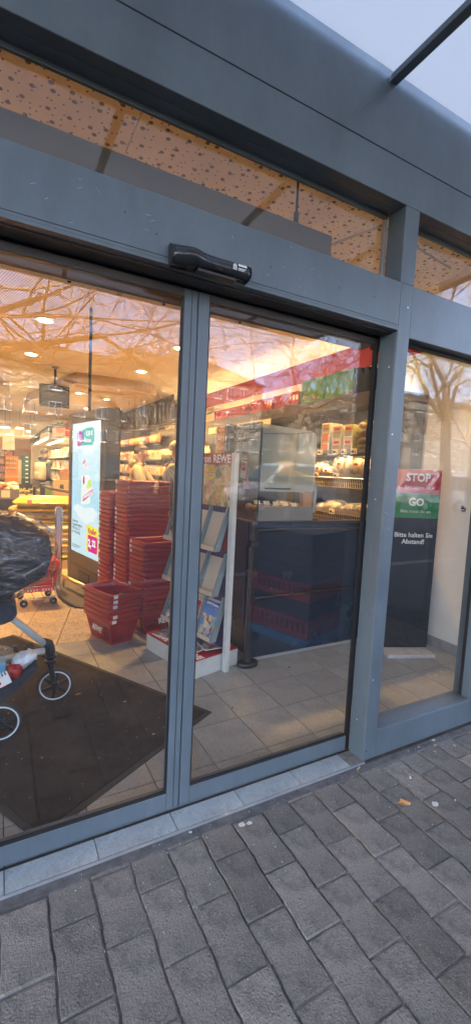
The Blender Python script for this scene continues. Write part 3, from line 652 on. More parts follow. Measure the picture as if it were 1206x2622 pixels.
# ------------------------------------------------------------------ advertising totem
def totem():
    L_, R_ = Vector((.748, 4.111)), Vector((.964, 3.045)); w = (R_-L_).length; c = (L_+R_)/2
    t = thing('advertising_totem', 'tall dark bronze advertising totem with a bright portrait screen', 'display totem', (c.x, c.y, 0), math.atan2(R_.y-L_.y, R_.x-L_.x))
    a = w/2; B, S_ = K['bronze'], K['bronze_side']
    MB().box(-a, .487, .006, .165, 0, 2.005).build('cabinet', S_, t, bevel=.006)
    x0, x1 = -.445, .385          # screen edges along the front
    MB().box(-a, x0, -.012, .0055, .0, 2.0).build('front_frame', B, t, bevel=.003); MB().box(x1, .487, -.012, .0055, 0, 2.0).build('front_frame', B, t, bevel=.003)
    MB().box(x0+.0005, x1-.0005, -.012, .0055, 1.885, 2.0).build('front_frame', B, t, bevel=.003); MB().box(x0+.0005, x1-.0005, -.012, .0055, .245, .39).build('front_frame', B, t, bevel=.003)
    MB().box(x0+.0005, x1-.0005, -.010, .0055, .0, .242).build('plinth_panel', B, t, bevel=.003)
    pl = MB().box(-.16, .14, -.0155, -.0102, .07, .20).build('name_plate', S_, t, bevel=.002)
    text('plate_lettering', 'REWE', .115, B, pl, (-.01, -.0157, .135), bold=.003, ext=.002)
    gm = bpy.data.materials.new('screen_picture'); gm.use_nodes = True; N, L = nodes(gm); N.clear()
    tc = N.new('ShaderNodeTexCoord'); sx = N.new('ShaderNodeSeparateXYZ'); L.new(tc.outputs['Generated'], sx.inputs[0])
    nz = N.new('ShaderNodeTexNoise'); nz.inputs['Scale'].default_value = 2.2; L.new(tc.outputs['Object'], nz.inputs['Vector'])
    ad = N.new('ShaderNodeMath'); ad.operation = 'MULTIPLY_ADD'; ad.inputs[1].default_value = .35; L.new(nz.outputs['Fac'], ad.inputs[0]); L.new(sx.outputs['Z'], ad.inputs[2])
    rp = N.new('ShaderNodeValToRGB'); el = rp.color_ramp.elements; el[0].position = .1; el[0].color = (.62,.80,.86,1); el[1].position = 1.2; el[1].color = (.80,.90,.92,1)
    for p, cc in ((.45,(.66,.83,.88,1)),(.62,(.46,.74,.86,1)),(.95,(.58,.80,.88,1))): e = el.new(p); e.color = cc
    L.new(ad.outputs[0], rp.inputs['Fac']); em = N.new('ShaderNodeEmission'); em.inputs['Strength'].default_value = SCR; L.new(rp.outputs[0], em.inputs['Color'])
    o = N.new('ShaderNodeOutputMaterial'); L.new(em.outputs[0], o.inputs['Surface'])
    s = MB().box(x0+.002, x1-.002, -.004, .004, .392, 1.883).build('screen', gm, t)
    g = lambda n, c, k=1.: glow(n, c, SCR*k)
    W_, H_ = x1-x0, 1.883-.392
    def X(u): return x0+W_*u
    def Z(v): return 1.883-H_*v
    def P(nm, pts, m, d=0): # polygon given in screen fractions
        return MB().prism_y([(X(u), Z(v)) for u, v in pts][::-1], -.0052-d*.0004, -.0046-d*.0004).build(nm, m, s)
    def disc(nm, u, v, r, m, d=0, ry=None): return P(nm, [(u+r*math.cos(R(k))*H_/W_, v+(ry or r)*math.sin(R(k))) for k in range(0,360,15)], m, d)
    teal, mag, pink, yel, wht, dk, red = g('teal_light',(.07,.50,.47)), g('magenta_light',(.60,.04,.36)), g('pink_light',(.72,.03,.22)), g('yellow_light',(.95,.85,.05)), g('white_light',(.95,.97,.97)), g('grey_light',(.16,.19,.22)), g('red_light',(.62,.03,.1))
    P('bonus_pill', [(.42,.045),(.72,.042),(.78,.06),(.80,.10),(.78,.145),(.72,.168),(.2,.172),(.2,.12)], teal)
    P('logo_blob', [(.20,.075),(.24,.06),(.33,.062),(.38,.085),(.39,.12),(.35,.155),(.28,.175),(.19,.172)], mag, 1)
    disc('logo_ring', .29, .118, .03, wht, 2); disc('logo_ring', .295, .115, .022, mag, 3); disc('logo_ring', .30, .112, .009, wht, 4)
    text('price_lettering', '0,20 €', .072, wht, s, (X(.62), -.0078, Z(.085)), bold=.002); text('price_lettering', 'Bonus', .066, wht, s, (X(.58), -.0078, Z(.135)), bold=.001)
    disc('product_circle', .50, .325, .034, wht, 1); disc('product_circle', .50, .325, .029, red, 2); disc('product_circle', .50, .325, .024, wht, 3)
    text('seal_lettering', 'C', .04, red, s, (X(.5), -.0078, Z(.325)), bold=.003); P('product_cap', [(.40,.30),(.48,.275),(.5,.285),(.42,.313)], red, 2)
    P('cheese_pack', [(.36,.40),(.62,.385),(.74,.44),(.66,.60),(.36,.62),(.26,.53)], g('pale_pack',(.82,.90,.86)), 1)
    P('cheese_pack_side', [(.36,.40),(.30,.46),(.20,.52),(.36,.61)], g('pack_side',(.50,.70,.78)), 2)
    disc('salad_leaf', .66, .45, .032, g('leaf_light',(.55,.80,.12)), 3); disc('salad_leaf', .60, .475, .022, g('leaf_light2',(.85,.75,.2)), 4); disc('pack_lid', .45, .43, .02, red, 3, .032)
    P('brand_banner', [(.40,.545),(.78,.475),(.80,.515),(.42,.605)], wht, 4); P('brand_banner', [(.42,.552),(.77,.485),(.785,.515),(.435,.595)], red, 5)
    b_ = text('banner_lettering', 'CHAVROUX', .052, wht, s, (X(.605), -.0085, Z(.537)), bold=.002); b_.rotation_euler = (R(90), R(-17), 0)
    P('milk_splash', [(.05,.66),(.2,.62),(.5,.64),(.75,.62),(.95,.66),(.8,.72),(.55,.76),(.3,.72)], g('splash_light',(.84,.92,.93)), 1)
    text('offer_lettering', 'Chavroux\nZiegenfrischkäse\n45% Fett i.Tr.,\nje 150-g-Pckg.', .045, dk, s, (X(.05), -.0078, Z(.80)), align='LEFT', line=.95, bold=.0006)
    P('offer_card', [(.58,.755),(.97,.77),(.97,.955),(.58,.955)], yel, 1); text('offer_lettering', 'Knaller', .085, red, s, (X(.78), -.0085, Z(.80)), bold=.002, sx=.9)
    P('price_tile', [(.63,.835),(.66,.83),(.92,.832),(.95,.84),(.95,.945),(.92,.955),(.66,.955),(.63,.945)], pink, 2)
    text('price_lettering', '2,', .115, wht, s, (X(.70), -.009, Z(.892)), bold=.005); text('price_lettering', '22', .095, wht, s, (X(.84), -.009, Z(.885)), bold=.004)
    text('small_print', 'Für Druckfehler keine Haftung.\nSolange Vorrat reicht.', .022, dk, s, (X(.05), -.0078, Z(.955)), align='LEFT')
    p = Vector((c.x, c.y))
    q = MB().tube([(.92,3.60,2.006),(.92,3.60,3.0995)], .017, 12).build('ceiling_pole', K['black']); q.location = (-.045,.0,0)
    tag(q, 'thin black cable pole from the totem top to the ceiling', 'pole')
    b = thing('totem_base_plate', 'flat dark floor plate with rounded corners in front of the totem', 'base plate', (0,0,0))
    MB().prism([(.575,4.2),(.545,3.35),(.57,3.16),(.62,2.99),(.655,2.93),(.70,2.90),(.74,2.875),(.80,2.87),(.90,2.93),(.93,3.0),(.72,4.3)], .001, .022).build('plate_edge', K['black'], b, bevel=.005)
    MB().prism([(.59,4.18),(.56,3.36),(.585,3.17),(.632,3.01),(.662,2.955),(.705,2.925),(.74,2.9),(.79,2.895),(.88,2.95),(.91,3.0),(.71,4.28)], .0222, .026).build('plate_top', mat('worn_plate', (.13,.11,.08), .5, var=.2, dirt=.3), b)
    rl = thing('guard_rail', 'low brass toned guard rail along the foot of the totem', 'rail', (0,0,0))
    brass = mat('brass_tube', (.55,.42,.24), .28, .9, var=.1)
    MB().tube([(.55,4.22,.14),(.63,3.75,.14),(.86,2.96,.14)], .022, 10).build('rail_tube', brass, rl, smooth=True)
    for x, y in ((.645,3.7),(.80,3.17)): MB().tube([(x,y,.026),(x,y,.13)], .010, 8).build('rail_post', brass, rl)
SCR = 0.075
totem()

# ------------------------------------------------------------------ shopping baskets
def basket_meshes():
    LB, WB, HB = .43, .30, .225           # top outer size, height; x = long side
    def ring(z, sh): return [(sx*(LB/2-sh)*1., sy*(WB/2-sh), z) for sx, sy in ((-1,-1),(1,-1),(1,1),(-1,1))]
    def rr(z, sh, r=.03, n=4):
        out = []
        for cx, cy, a0 in ((1,-1,-90),(1,1,0),(-1,1,90),(-1,-1,180)):
            for k in range(n+1):
                a = R(a0+90*k/n); out.append((cx*(LB/2-sh-r)+r*math.cos(a), cy*(WB/2-sh-r)+r*math.sin(a), z))
        return out
    rim = MB(); n = 20
    rings = [rr(HB-.0385, .012), rr(HB-.0375, .004), rr(HB-.034, .001), rr(HB-.008, .0), rr(HB-.002, .002), rr(HB, .006), rr(HB, .013), rr(HB-.01, .016), rr(HB-.04, .020)]
    vs = [p for g in rings for p in g]; fs = [(i*n+k, i*n+(k+1)%n, (i+1)*n+(k+1)%n, (i+1)*n+k) for i in range(len(rings)-1) for k in range(n)]
    rim.add(vs, fs)
    body = MB()
    def wall(p0, p1, nb):                 # slotted wall between two corners at the bottom; slopes outward to the rim
        (ax, ay), (bx_, by) = p0, p1
        def pt(u, h, o=0):
            sh = .045*(1-h/HB)+.012; x = (ax+(bx_-ax)*u); y = (ay+(by-ay)*u)
            return (x*(LB/2-sh-o), y*(WB/2-sh-o), h)
        def strip(u0, u1, h0, h1):
            a = [pt(u0,h0), pt(u1,h0), pt(u1,h1), pt(u0,h1)]; b = [pt(u0,h0,.003), pt(u1,h0,.003), pt(u1,h1,.003), pt(u0,h1,.003)]
            body.add(a+b, [(0,1,2,3),(7,6,5,4),(0,3,7,4),(2,1,5,6),(1,0,4,5),(3,2,6,7)])
        strip(0,1,0,.022); strip(0,1,.148,HB-.05)
        strip(.0,.06,.022,.148); strip(.94,1,.022,.148); strip(.3,.7,.04,.148)
        for k in range(nb):
            u = .06+.88*(k+.5)/nb
            if .28 < u < .72: strip(u-.2/nb, u+.2/nb, .022, .04)
            else: strip(u-.22/nb, u+.22/nb, .022, .148)
    wall((-1,-1),(1,-1),16); wall((1,-1),(1,1),11); wall((1,1),(-1,1),16); wall((-1,1),(-1,-1),11)
    z = .006; body.box(-.158,.158,-.093,.093,0,z)
    hd = MB(); hd.tube([(-.19,-.075,HB-.02),(-.19,-.07,HB-.002),(-.19,.07,HB-.002),(-.19,.075,HB-.02)], .008, 6); hd.box(-.203,-.18,-.06,.06,HB-.008,HB+.004)
    st = MB().box(-.2165,-.2145, .085,.122, HB-.031,HB-.006)
    return rim, body, hd, st
def build_baskets():
    rim, body, hd, st = basket_meshes()
    proto = None; pitch = .041
    AX = R(10)
    st_m = K['white']
    mr, mb_, mh, ms = rim.mesh('rim', True), body.mesh('body'), hd.mesh('handle'), st.mesh('price_sticker')
    for me, m in ((mr,K['red']),(mb_,K['red']),(mh,K['black']),(ms,st_m)): me.materials.append(m)
    def one(label, loc, rz, group, handle, sticker):
        t = thing('shopping_basket', label, 'shopping basket', loc, rz, group)
        link('rim', mr, t); link('body', mb_, t)
        if handle: link('handle', mh, t)
        if sticker: link('price_sticker', ms, t)
        return t
    # near corner, long direction angle, count, where
    u, v = Vector((.985,.174)), Vector((-.174,.985)); ua, va = Vector((.95,.31)), Vector((-.31,.95))
    stacks = [((.742,1.812), True, 6, 'the low front stack'), ((1.036,1.94), False, 15, 'the middle stack by the magazine stand'),
              ((.99,2.31), False, 27, 'the tallest stack'), ((.912,2.635), False, 24, 'the stack beside the totem')]
    rs = random.Random(2)
    for (p, turned, n, where) in stacks:
        p = Vector(p)
        if turned: c = p + ua*.15 + va*.215; rz = R(18) + R(90)   # long side away from the camera
        else: c = p + u*.215 + v*.15; rz = AX
        for k in range(n):
            j = n-1-k; nm = ORD[k] if k < len(ORD) else 'lower'
            lab = f'red plastic shopping basket, {nm} of {where}' if k == 0 else (f'red plastic shopping basket, lowest of {where}' if j == 0 else f'red plastic shopping basket, {nm} from the top of {where}')
            z = j*pitch*(1.0 if n > 7 else .97)
            dr = rs.uniform(-.012,.012); off = (rs.uniform(-.002,.002), rs.uniform(-.002,.002))
            o = one(lab, (c.x+off[0], c.y+off[1], z+.001), rz+dr, 'red nested shopping baskets', k == 0, rs.random() < .62 or k == 0)
            if turned and j == 0:
                tx = text('logo_lettering', 'REWE', .056, K['ink_w'], o, (0,.131,.105), rot=(R(76),0,R(180)), bold=.0008)
            if not turned and j == 0 and n == 15:
                text('logo_lettering', 'REWE', .06, K['ink_w'], o, (.03,-.127,.11), rot=(R(76),0,0), bold=.0025)
build_baskets()

# ------------------------------------------------------------------ small trolley, barrier, bags
def trolley():
    t = thing('basket_trolley', 'red plastic trolley basket on a chrome wheeled frame behind the pushchair', 'trolley', (.33, 3.28, 0), R(4))
    P = [(-.12,.135),(.15,.135),(.20,.44),(.15,.46),(-.18,.36)]
    b = MB(); n = len(P); b.prism_y(P, -.16, .16); b.build('basket', K['red_bright'], t, bevel=.02)
    for k in range(9):
        if k != 4: MB().box(-.10+.027*k, -.087+.027*k, -.1612, -.1602, .15, .168).build('slot', K['card_w'], t)
    for k in range(6): MB().obox((.13,-.1608,.20+.028*k), (.012,.001,.016)).build('slot', K['card_w'], t)
    for x0, y in ((-.16,-.17),(-.16,.17)): MB().tube([(x0,y,.20),(.13,y,.20),(.155,y,.18),(.16,y,.09),(-.12,y,.07)], .006, 6).build('frame_tube', K['steel'], t, smooth=True)
    for k in range(4): MB().tube([(-.12+.085*k,-.17,.08),(-.12+.085*k,.17,.08)], .004, 6).build('frame_wire', K['steel'], t)
    for x in (-.13, .14):
        for y in (-.15, .15):
            w = MB().lathe([(.014,-.012),(.035,-.010),(.035,.010),(.014,.012)], (x,y,.036), 16, 'Y').build('wheel', K['rubber'], t); MB().lathe([(.013,-.014),(.013,.014)], (x,y,.036), 10, 'Y').build('hub', K['steel'], w)
            MB().tube([(x,y,.04),(x+.012,y,.085)], .008, 6).build('fork', K['steel'], t)
    MB().tube([(.12,-.19,.33),(.20,-.19,.33),(.21,-.19,.17)], .006, 6).build('frame_tube', K['steel'], t)
trolley()
def barrier():
    t = thing('barrier_loop', 'tall narrow chrome barrier loop standing left of the totem', 'barrier', (.575, 3.62, 0), R(-10))
    MB().tube([(-.03,0,.0),(-.03,0,.915),(-.02,0,.935),(.02,0,.93),(.03,0,.915),(.03,0,0)], .010, 8).build('loop', K['steel'], t, smooth=True)
    MB().box(-.02,.02,-.002,.002,.06,.92).build('infill_plate', K['alu'], t); MB().tube([(-.13,0,.30),(.03,0,.30)], .008, 6).build('arm', K['steel'], t); MB().tube([(-.1,0,.20),(.03,0,.20)], .008, 6).build('arm', K['steel'], t)
barrier()
def soil_bags():
    plt_ = thing('wooden_pallet', 'low wooden pallet under the stacked yellow soil bags', 'pallet', (.66, 5.05, 0), R(-8))
    for k in range(5): MB().box(-.5+.21*k, -.34+.21*k, -.35, .35, .095, .118).build('deck_board', K['card'], plt_)
    for y in (-.3, 0, .3): MB().box(-.5, .5, y-.04, y+.04, 0, .0945).build('bearer', K['card'], plt_)
    yel = mat('yellow_soil_bag', (.48,.34,.02), .3, var=.12, scale=9, bump=.35, bscale=14, per_obj=.12); pal = mat('pale_soil_bag', (.66,.62,.48), .35, var=.12, scale=9, bump=.35, bscale=14)
    n = 10
    for k in range(n):
        z = .16+.079*k; m = pal if k in (1,3,5,7) else yel
        lab = f'{"pale" if m is pal else "yellow"} plastic bag of potting soil, ' + ('topmost of the pallet stack' if k == n-1 else ('lowest of the pallet stack' if k == 0 else f'{ORD[n-1-k]} from the top of the pallet stack'))
        t = thing('soil_bag', lab, 'soil bag', (.66+random.uniform(-.012,.012), 5.05+random.uniform(-.015,.015), z), R(-8+random.uniform(-2,2)), 'bags of potting soil on the pallet')
        h = .115 if k < n-1 else .15
        MB().pillow((0,0,.0 if k < n-1 else .012), (1.0,.66,h), n=12, p=5).build('sack', m, t, smooth=True)
        if k in (n-1, n-3): text('bag_lettering', 'BLUMENERDE', .058, mat('brown_ink', (.22,.10,.02), .6, var=0), t, (-.02,-.337,-.006), bold=.001)
        if k == n-1: MB().obox((-.28,-.318,.030), (.055,.004,.055), (R(-35),0,0)).build('logo_patch', K['ink_r'], t)
soil_bags()
# ------------------------------------------------------------------ magazine stand
MAG = {'food': [(.08,.03,.02),(.35,.14,.08),(.62,.42,.3),(.75,.66,.55),(.2,.22,.06)], 'travel': [(.05,.16,.42),(.25,.48,.62),(.7,.62,.42),(.45,.08,.05),(.12,.25,.1)],
       'shoe': [(.02,.02,.02),(.3,.3,.32),(.75,.75,.75),(.4,.05,.05),(.15,.25,.4)], 'mix': [(.1,.2,.3),(.6,.1,.08),(.75,.7,.6),(.2,.35,.12),(.08,.06,.05)]}
PM = {k: print_mat('print_'+k, v, 30) for k, v in MAG.items()}
def magazine_stand():
    bl, fl = Vector((1.012,1.736)), Vector((1.165,1.119)); d = fl-bl; W_ = d.length
    t = thing('magazine_stand', 'white and teal leaflet stand with slanted trays and a red header', 'magazine stand', (bl.x, bl.y, 0), math.atan2(d.y, d.x))
    wp, teal, bei = K['white_paint'], mat('grey_teal_sheet', (.20,.255,.265), .5, var=.06), mat('beige_tray', (.55,.47,.36), .5, var=.05)
    redm = mat('red_card', (.38,.012,.02), .45, var=.05)
    MB().box(0, W_, 0, .385, 0, .122).build('base_box', wp, t, bevel=.003)
    MB().box(-.001, W_+.001, -.001, .386, .1222, .129).build('base_top', redm, t, bevel=.001)
    text('base_lettering', 'REWE', .075, K['ink_w'], t, (W_-.10, .045, .1295), rot=(0,0,0), bold=.003); text('base_lettering', 'REWE', .075, K['ink_w'], t, (.14, .045, .1295), rot=(0,0,0), bold=.003)
    text('base_lettering', 'REWE', .06, K['ink_w'], t, (.09, .30, .20), rot=(R(90),0,0), bold=.002)
    for x in (-.012, W_+.03): MB().box(x-.02, x+.02, .225, .262, 0, 1.54).build('post', wp, t, bevel=.004)
    MB().box(.008, W_+.008, .250, .268, .13, 1.54).build('back_board', mat('purple_board', (.035,.02,.09), .5, var=.1), t)
    MB().box(.008, W_+.008, .246, .2498, .86, 1.09).build('red_back', redm, t)
    # posters
    p = MB().box(.006, W_+.008, .236, .2455, 1.165, 1.458).build('food_poster', print_mat('poster_food', [(.16,.18,.03),(.42,.30,.12),(.55,.2,.1),(.62,.52,.3),(.1,.05,.03)], 22), t)
    MB().box(.02, .33, .2345, .2358, 1.17, 1.455).build('coral_card', mat('coral_card', (.62,.11,.06), .5, var=.04), p)
    MB().prism_y([(.42+.055*math.cos(R(a)), 1.40+.055*math.sin(R(a))) for a in range(0,360,20)], .2335, .2344).build('yellow_dot', mat('yellow_dot', (.72,.42,.03), .5, var=0), p)
    text('dot_lettering', 'Jetzt\nan den Preisen\nProspekt', .019, K['ink'], p, (.42,.2332,1.40)); text('poster_lettering', 'Angebote!', .05, K['ink_w'], p, (.30,.2342,1.345), align='RIGHT', bold=.001); text('poster_lettering', 'Alle Angebote.', .02, K['ink_w'], p, (.30,.2342,1.30), align='RIGHT')
    MB().obox((.53,.2335,1.26), (.10,.002,.13), (0,R(-18),0)).build('leaflet_picture', mat('leaflet_picture', (.55,.36,.12), .5, var=.3, scale=40), p)
    h = MB().box(.0, W_+.014, .228, .2352, 1.458, 1.535).build('red_header', redm, t, bevel=.002)
    text('header_lettering', 'Gratis von REWE', .078, K['ink_w'], h, (W_+.0, .2276, 1.496), align='RIGHT', bold=.002, sx=.92)
    # slanted trays: three tiers, two columns
    for k, (zb, zt) in enumerate(((.87,1.157),(.553,.833),(.226,.52))):
        y0, y1 = .165, .262; tr = MB()
        ty = lambda z: y0+(y1-y0)*(z-zb)/(zt-zb)
        o = MB().prism_x([(y0,zb),(y0+.006,zb),(y1+.006,zt),(y1,zt)], 0, W_-.02).build('tray_back', bei, t)
        MB().box(0, W_-.02, y0-.034, y0-.0005, zb-.008, zb).build('tray_floor', bei, t); MB().box(0, W_-.02, y0-.040, y0-.0345, zb-.008, zb+.026).build('tray_lip', bei, t, bevel=.001)
        for x in (0, .215, .43, W_-.02):
            MB().prism_x([(y0-.041,zb-.009),(y0+.008,zb-.009),(y1+.006,zt+.004),(y1-.030,zt+.004)], x-.003, x+.003+(.012 if x else 0)).build('tray_divider', teal, t)
    def mag(label, x, k, m, w=.165, h=.23, title=None):
        zb, zt = ((.87,1.157),(.553,.833),(.226,.52))[k]; y0, y1 = .165, .262; a = math.atan2(y1-y0, zt-zb)
        o = thing('magazine', label, 'magazine', (0,0,0), 0, 'leaflets in the stand')
        M4 = Matrix.Translation(Vector((bl.x,bl.y,0))) @ Matrix.Rotation(math.atan2(d.y,d.x),4,'Z') @ Matrix.Translation(Vector((x,y0-.012,zb+.002))) @ Matrix.Rotation(-a,4,'X')
        o.matrix_world = M4
        MB().box(-w/2,w/2,-.004,.004,0,h).build('pages', K['white'], o); MB().box(-w/2+.001,w/2-.001,-.0052,-.0042,.002,h-.002).build('cover', m, o)
        MB().box(-w/2+.002,w/2-.002,-.0058,-.0054,h-.04,h-.004).build('title_band', title or K['ink_r'], o); return o
    mag('food leaflet in the upper tray at the left end of the magazine stand', .105, 0, PM['food'], title=K['ink'])
    mag('leaflet with a shoe picture in the lowest tray behind the door stile', .105, 2, PM['shoe'], h=.27)
    blue = mat('blue_title', (.04,.12,.4), .4, var=.05)
    o = mag('travel leaflet with beach picture in the lowest tray beside the white post', .525, 2, PM['travel'], h=.262, title=blue); text('cover_lettering', 'REWE Reisen', .024, K['ink_w'], o, (.0,-.0062,.235), bold=.0006)
    MB().box(-.08,.08,-.0057,-.0054,.16,.22).build('sky_picture', mat('sky_print', (.12,.22,.5), .4, var=.25, scale=12), o)
    mag('plain leaflet in the lowest tray, half hidden by the stile', .32, 2, PM['mix'])
    for i, (x, y, m, rz) in enumerate(((.11,.13,PM['travel'],.2),(.30,.14,PM['mix'],-.1),(.47,.15,PM['shoe'],.15),(.53,.24,PM['mix'],-.25))):
        o = thing('loose_leaflet', ['blue travel leaflet lying on the left of the stand base','mixed leaflet lying mid-way on the stand base','grey leaflet lying on the right of the stand base','leaflet lying under the lowest tray near the post'][i], 'leaflet', (0,0,0))
        o.matrix_world = Matrix.Translation(Vector((bl.x,bl.y,.1296))) @ Matrix.Rotation(math.atan2(d.y,d.x),4,'Z') @ Matrix.Translation(Vector((x,y,.0005+.006*i))) @ Matrix.Rotation(rz,4,'Z')
        MB().box(-.075,.075,-.10,.10,0,.006).build('pages', K['white'], o); MB().box(-.074,.074,-.099,.099,.0062,.0066).build('cover', m, o)
magazine_stand()

# ------------------------------------------------------------------ counter partition
def partition():
    t = thing('counter_partition', 'dark blue glossy counter panel with black rails at the bread counter', 'partition', (1.656, 1.228, 0))
    MB().box(0, 1.62, 0, .05, .022, 1.04).build('panel', K['navy_panel'], t); MB().box(-.006, 1.62, -.006, .06, 1.0405, 1.058).build('counter_edge', K['black'], t, bevel=.003)
    MB().box(0, 1.62, -.006, .046, .0, .0215).build('foot_strip', K['alu'], t)
    MB().box(-.004, -.0005, -.002, .05, .02, 1.04).build('edge_trim', K['alu'], t)
    MB().box(.0005, .045, .051, .75, .02, 1.04).build('side_panel', K['navy_panel'], t)
    for z in (1.0, .493): MB().tube([(-.03,-.035,z),(.3,-.03,z),(1.6,-.03,z)], .0135, 10).build('rail', K['black_gloss'], t, smooth=True); MB().lathe([(.02,-.02),(.02,.02)], (-.03,-.035,z), 10, 'Z').build('rail_socket', K['black'], t)
    p = thing('rail_post', 'black round post with wide foot at the corner of the counter', 'post', (1.600, 1.175, 0))
    MB().lathe([(.030,.03),(.026,.10),(.026,.98),(.030,1.02),(.028,1.05),(.012,1.06)], n=16).build('tube', K['black'], p, smooth=False, bevel=.002)
    MB().prism([(.085*math.cos(R(a))*(1.0), .06*math.sin(R(a))-.01) for a in range(0,360,20)], .001, .035).build('foot', K['black'], p, bevel=.012)
    for z in (.66,.88): MB().box(-.032,.032,-.03,.03,z,z+.05).build('clamp', K['black'], p, bevel=.006)
    g = thing('counter_glass', 'upright glass screen at the counter corner carrying the green poster', 'glass screen', (1.650, 1.225, 1.06))
    MB().box(0, .006, 0, .78, 0, .72).build('glass_sheet', K['pane_in'], g); MB().box(-.001,.007,-.004,.0,0,.72).build('glass_edge', mat('green_glass_edge', (.02,.05,.045), .2, var=0), g)
    c = thing('coupon_poster', 'green coupon poster with a hand holding a phone on the counter glass', 'poster', (1.648, 1.225, 1.37))
    gm = mat('green_poster', (.10,.20,.185), .35, var=.04)
    MB().prism_x([(.004,0),(.20,.0),(.27,.10),(.39,.13),(.39,.412),(.004,.412)], -.0025, -.0005).build('sheet', gm, c)
    text('poster_lettering', 'Coupons in der\nApp aktivieren\nund sparen!', .066, K['ink_w'], c, (-.0032, .365, .325), rot=FMX, align='LEFT', bold=.0008, sx=.84, line=.92)
    ph = MB().obox((-.004,.215,.09), (.0015,.105,.21), (R(7),0,0)).build('phone_picture', K['ink'], c); MB().obox((-.0052,.217,.065), (.0008,.09,.135), (R(7),0,0)).build('phone_screen', mat('phone_screen', (.55,.56,.55), .4, var=.03), ph)
    MB().obox((-.006,.216,.085), (.0008,.06,.06), (R(7),0,0)).build('app_logo', K['ink_r'], ph); text('logo_lettering', 'REWE', .02, K['ink_w'], ph, (-.0067,.216,.085), rot=FMX, bold=.0006)
    text('phone_lettering', 'Deine\nVorteile!', .019, K['ink_w'], ph, (-.0056,.20,.155), rot=FMX)
    MB().prism_x([(.12,-.08),(.20,-.08),(.24,.02),(.235,.03),(.15,.03)], -.0042, -.0028).build('hand_picture', mat('hand_print', (.48,.26,.17), .5, var=.1), c)
    # self-service bread case with its lifting flap
    b = thing('bread_case', 'self service bread case with a milky lifting flap over the counter', 'bread case', (1.66, 1.25, 1.06))
    fp = [(.02,.22),(.50,.22),(.52,.24),(.51,.66),(.49,.685),(.44,.695),(.02,.71)]
    MB().prism_y(fp, 0, .005).build('flap', K['acrylic'], b); MB().tube([(.06,-.006,.243),(.285,-.006,.243)], .006, 8).build('flap_handle', K['black'], b)
    MB().tube([(.02,-.002,.64),(.25,-.002,.655),(.51,-.002,.69)], .002, 6).build('flap_crease', K['ink'], b)
    MB().box(.0, .515, -.002, .006, .0, .108).build('front_strip', mat('grey_case_panel', (.22,.22,.2), .4, var=.05), b)
    MB().box(.425, .515, .01, .05, .108, .222).build('wood_post', mat('orange_wood', (.42,.2,.06), .5, var=.12, stretch=(1,1,.2)), b)
    MB().box(.518, .545, -.004, .02, .06, .30).build('hinge_bracket', mat('grey_bracket', (.3,.31,.29), .4), b, bevel=.003)
    MB().box(.0, .54, .55, .57, 0, .75).build('case_back', K['shelf_dark'], b); MB().box(.0,.54,.02,.55,.0,.06).build('case_floor', K['shelf_lip'], b)
    tg = K['card_w']
    for k in range(6): MB().obox((.03+.085*k,.05,.135-.004*k), (.05,.004,.032), (R(-35),0,0)).build('price_tag', tg, b)
    MB().bar((.0,.055,.118),(.42,.055,.108),.006).build('tag_rail', K['shelf_lip'], b)
    br = [mat('bread_crust', (.42,.2,.06), .6, var=.25, scale=20, bump=.3), mat('pale_roll', (.62,.42,.2), .6, var=.2, scale=20, bump=.3), mat('dark_bread', (.14,.06,.03), .6, var=.3, scale=20, bump=.3)]
    for k in range(14):
        i = k % 7; j = k//7; m = br[(k*5+k//3) % 3]
        o = MB().ell((0,0,0), (.034,.026,.022), 12, 8, (0,0,random.uniform(0,3))).build('bread_roll', m, smooth=True, loc=(1.70+.062*i, 1.36+.075*j, 1.06+.085+.01*j))
        tag(o, f'bread roll, {["first","second","third","fourth","fifth","sixth","seventh"][i]} from the left in the {["front","rear"][j]} row of the bread case', 'bread roll', 'rolls in the self service case')
    return t
partition()
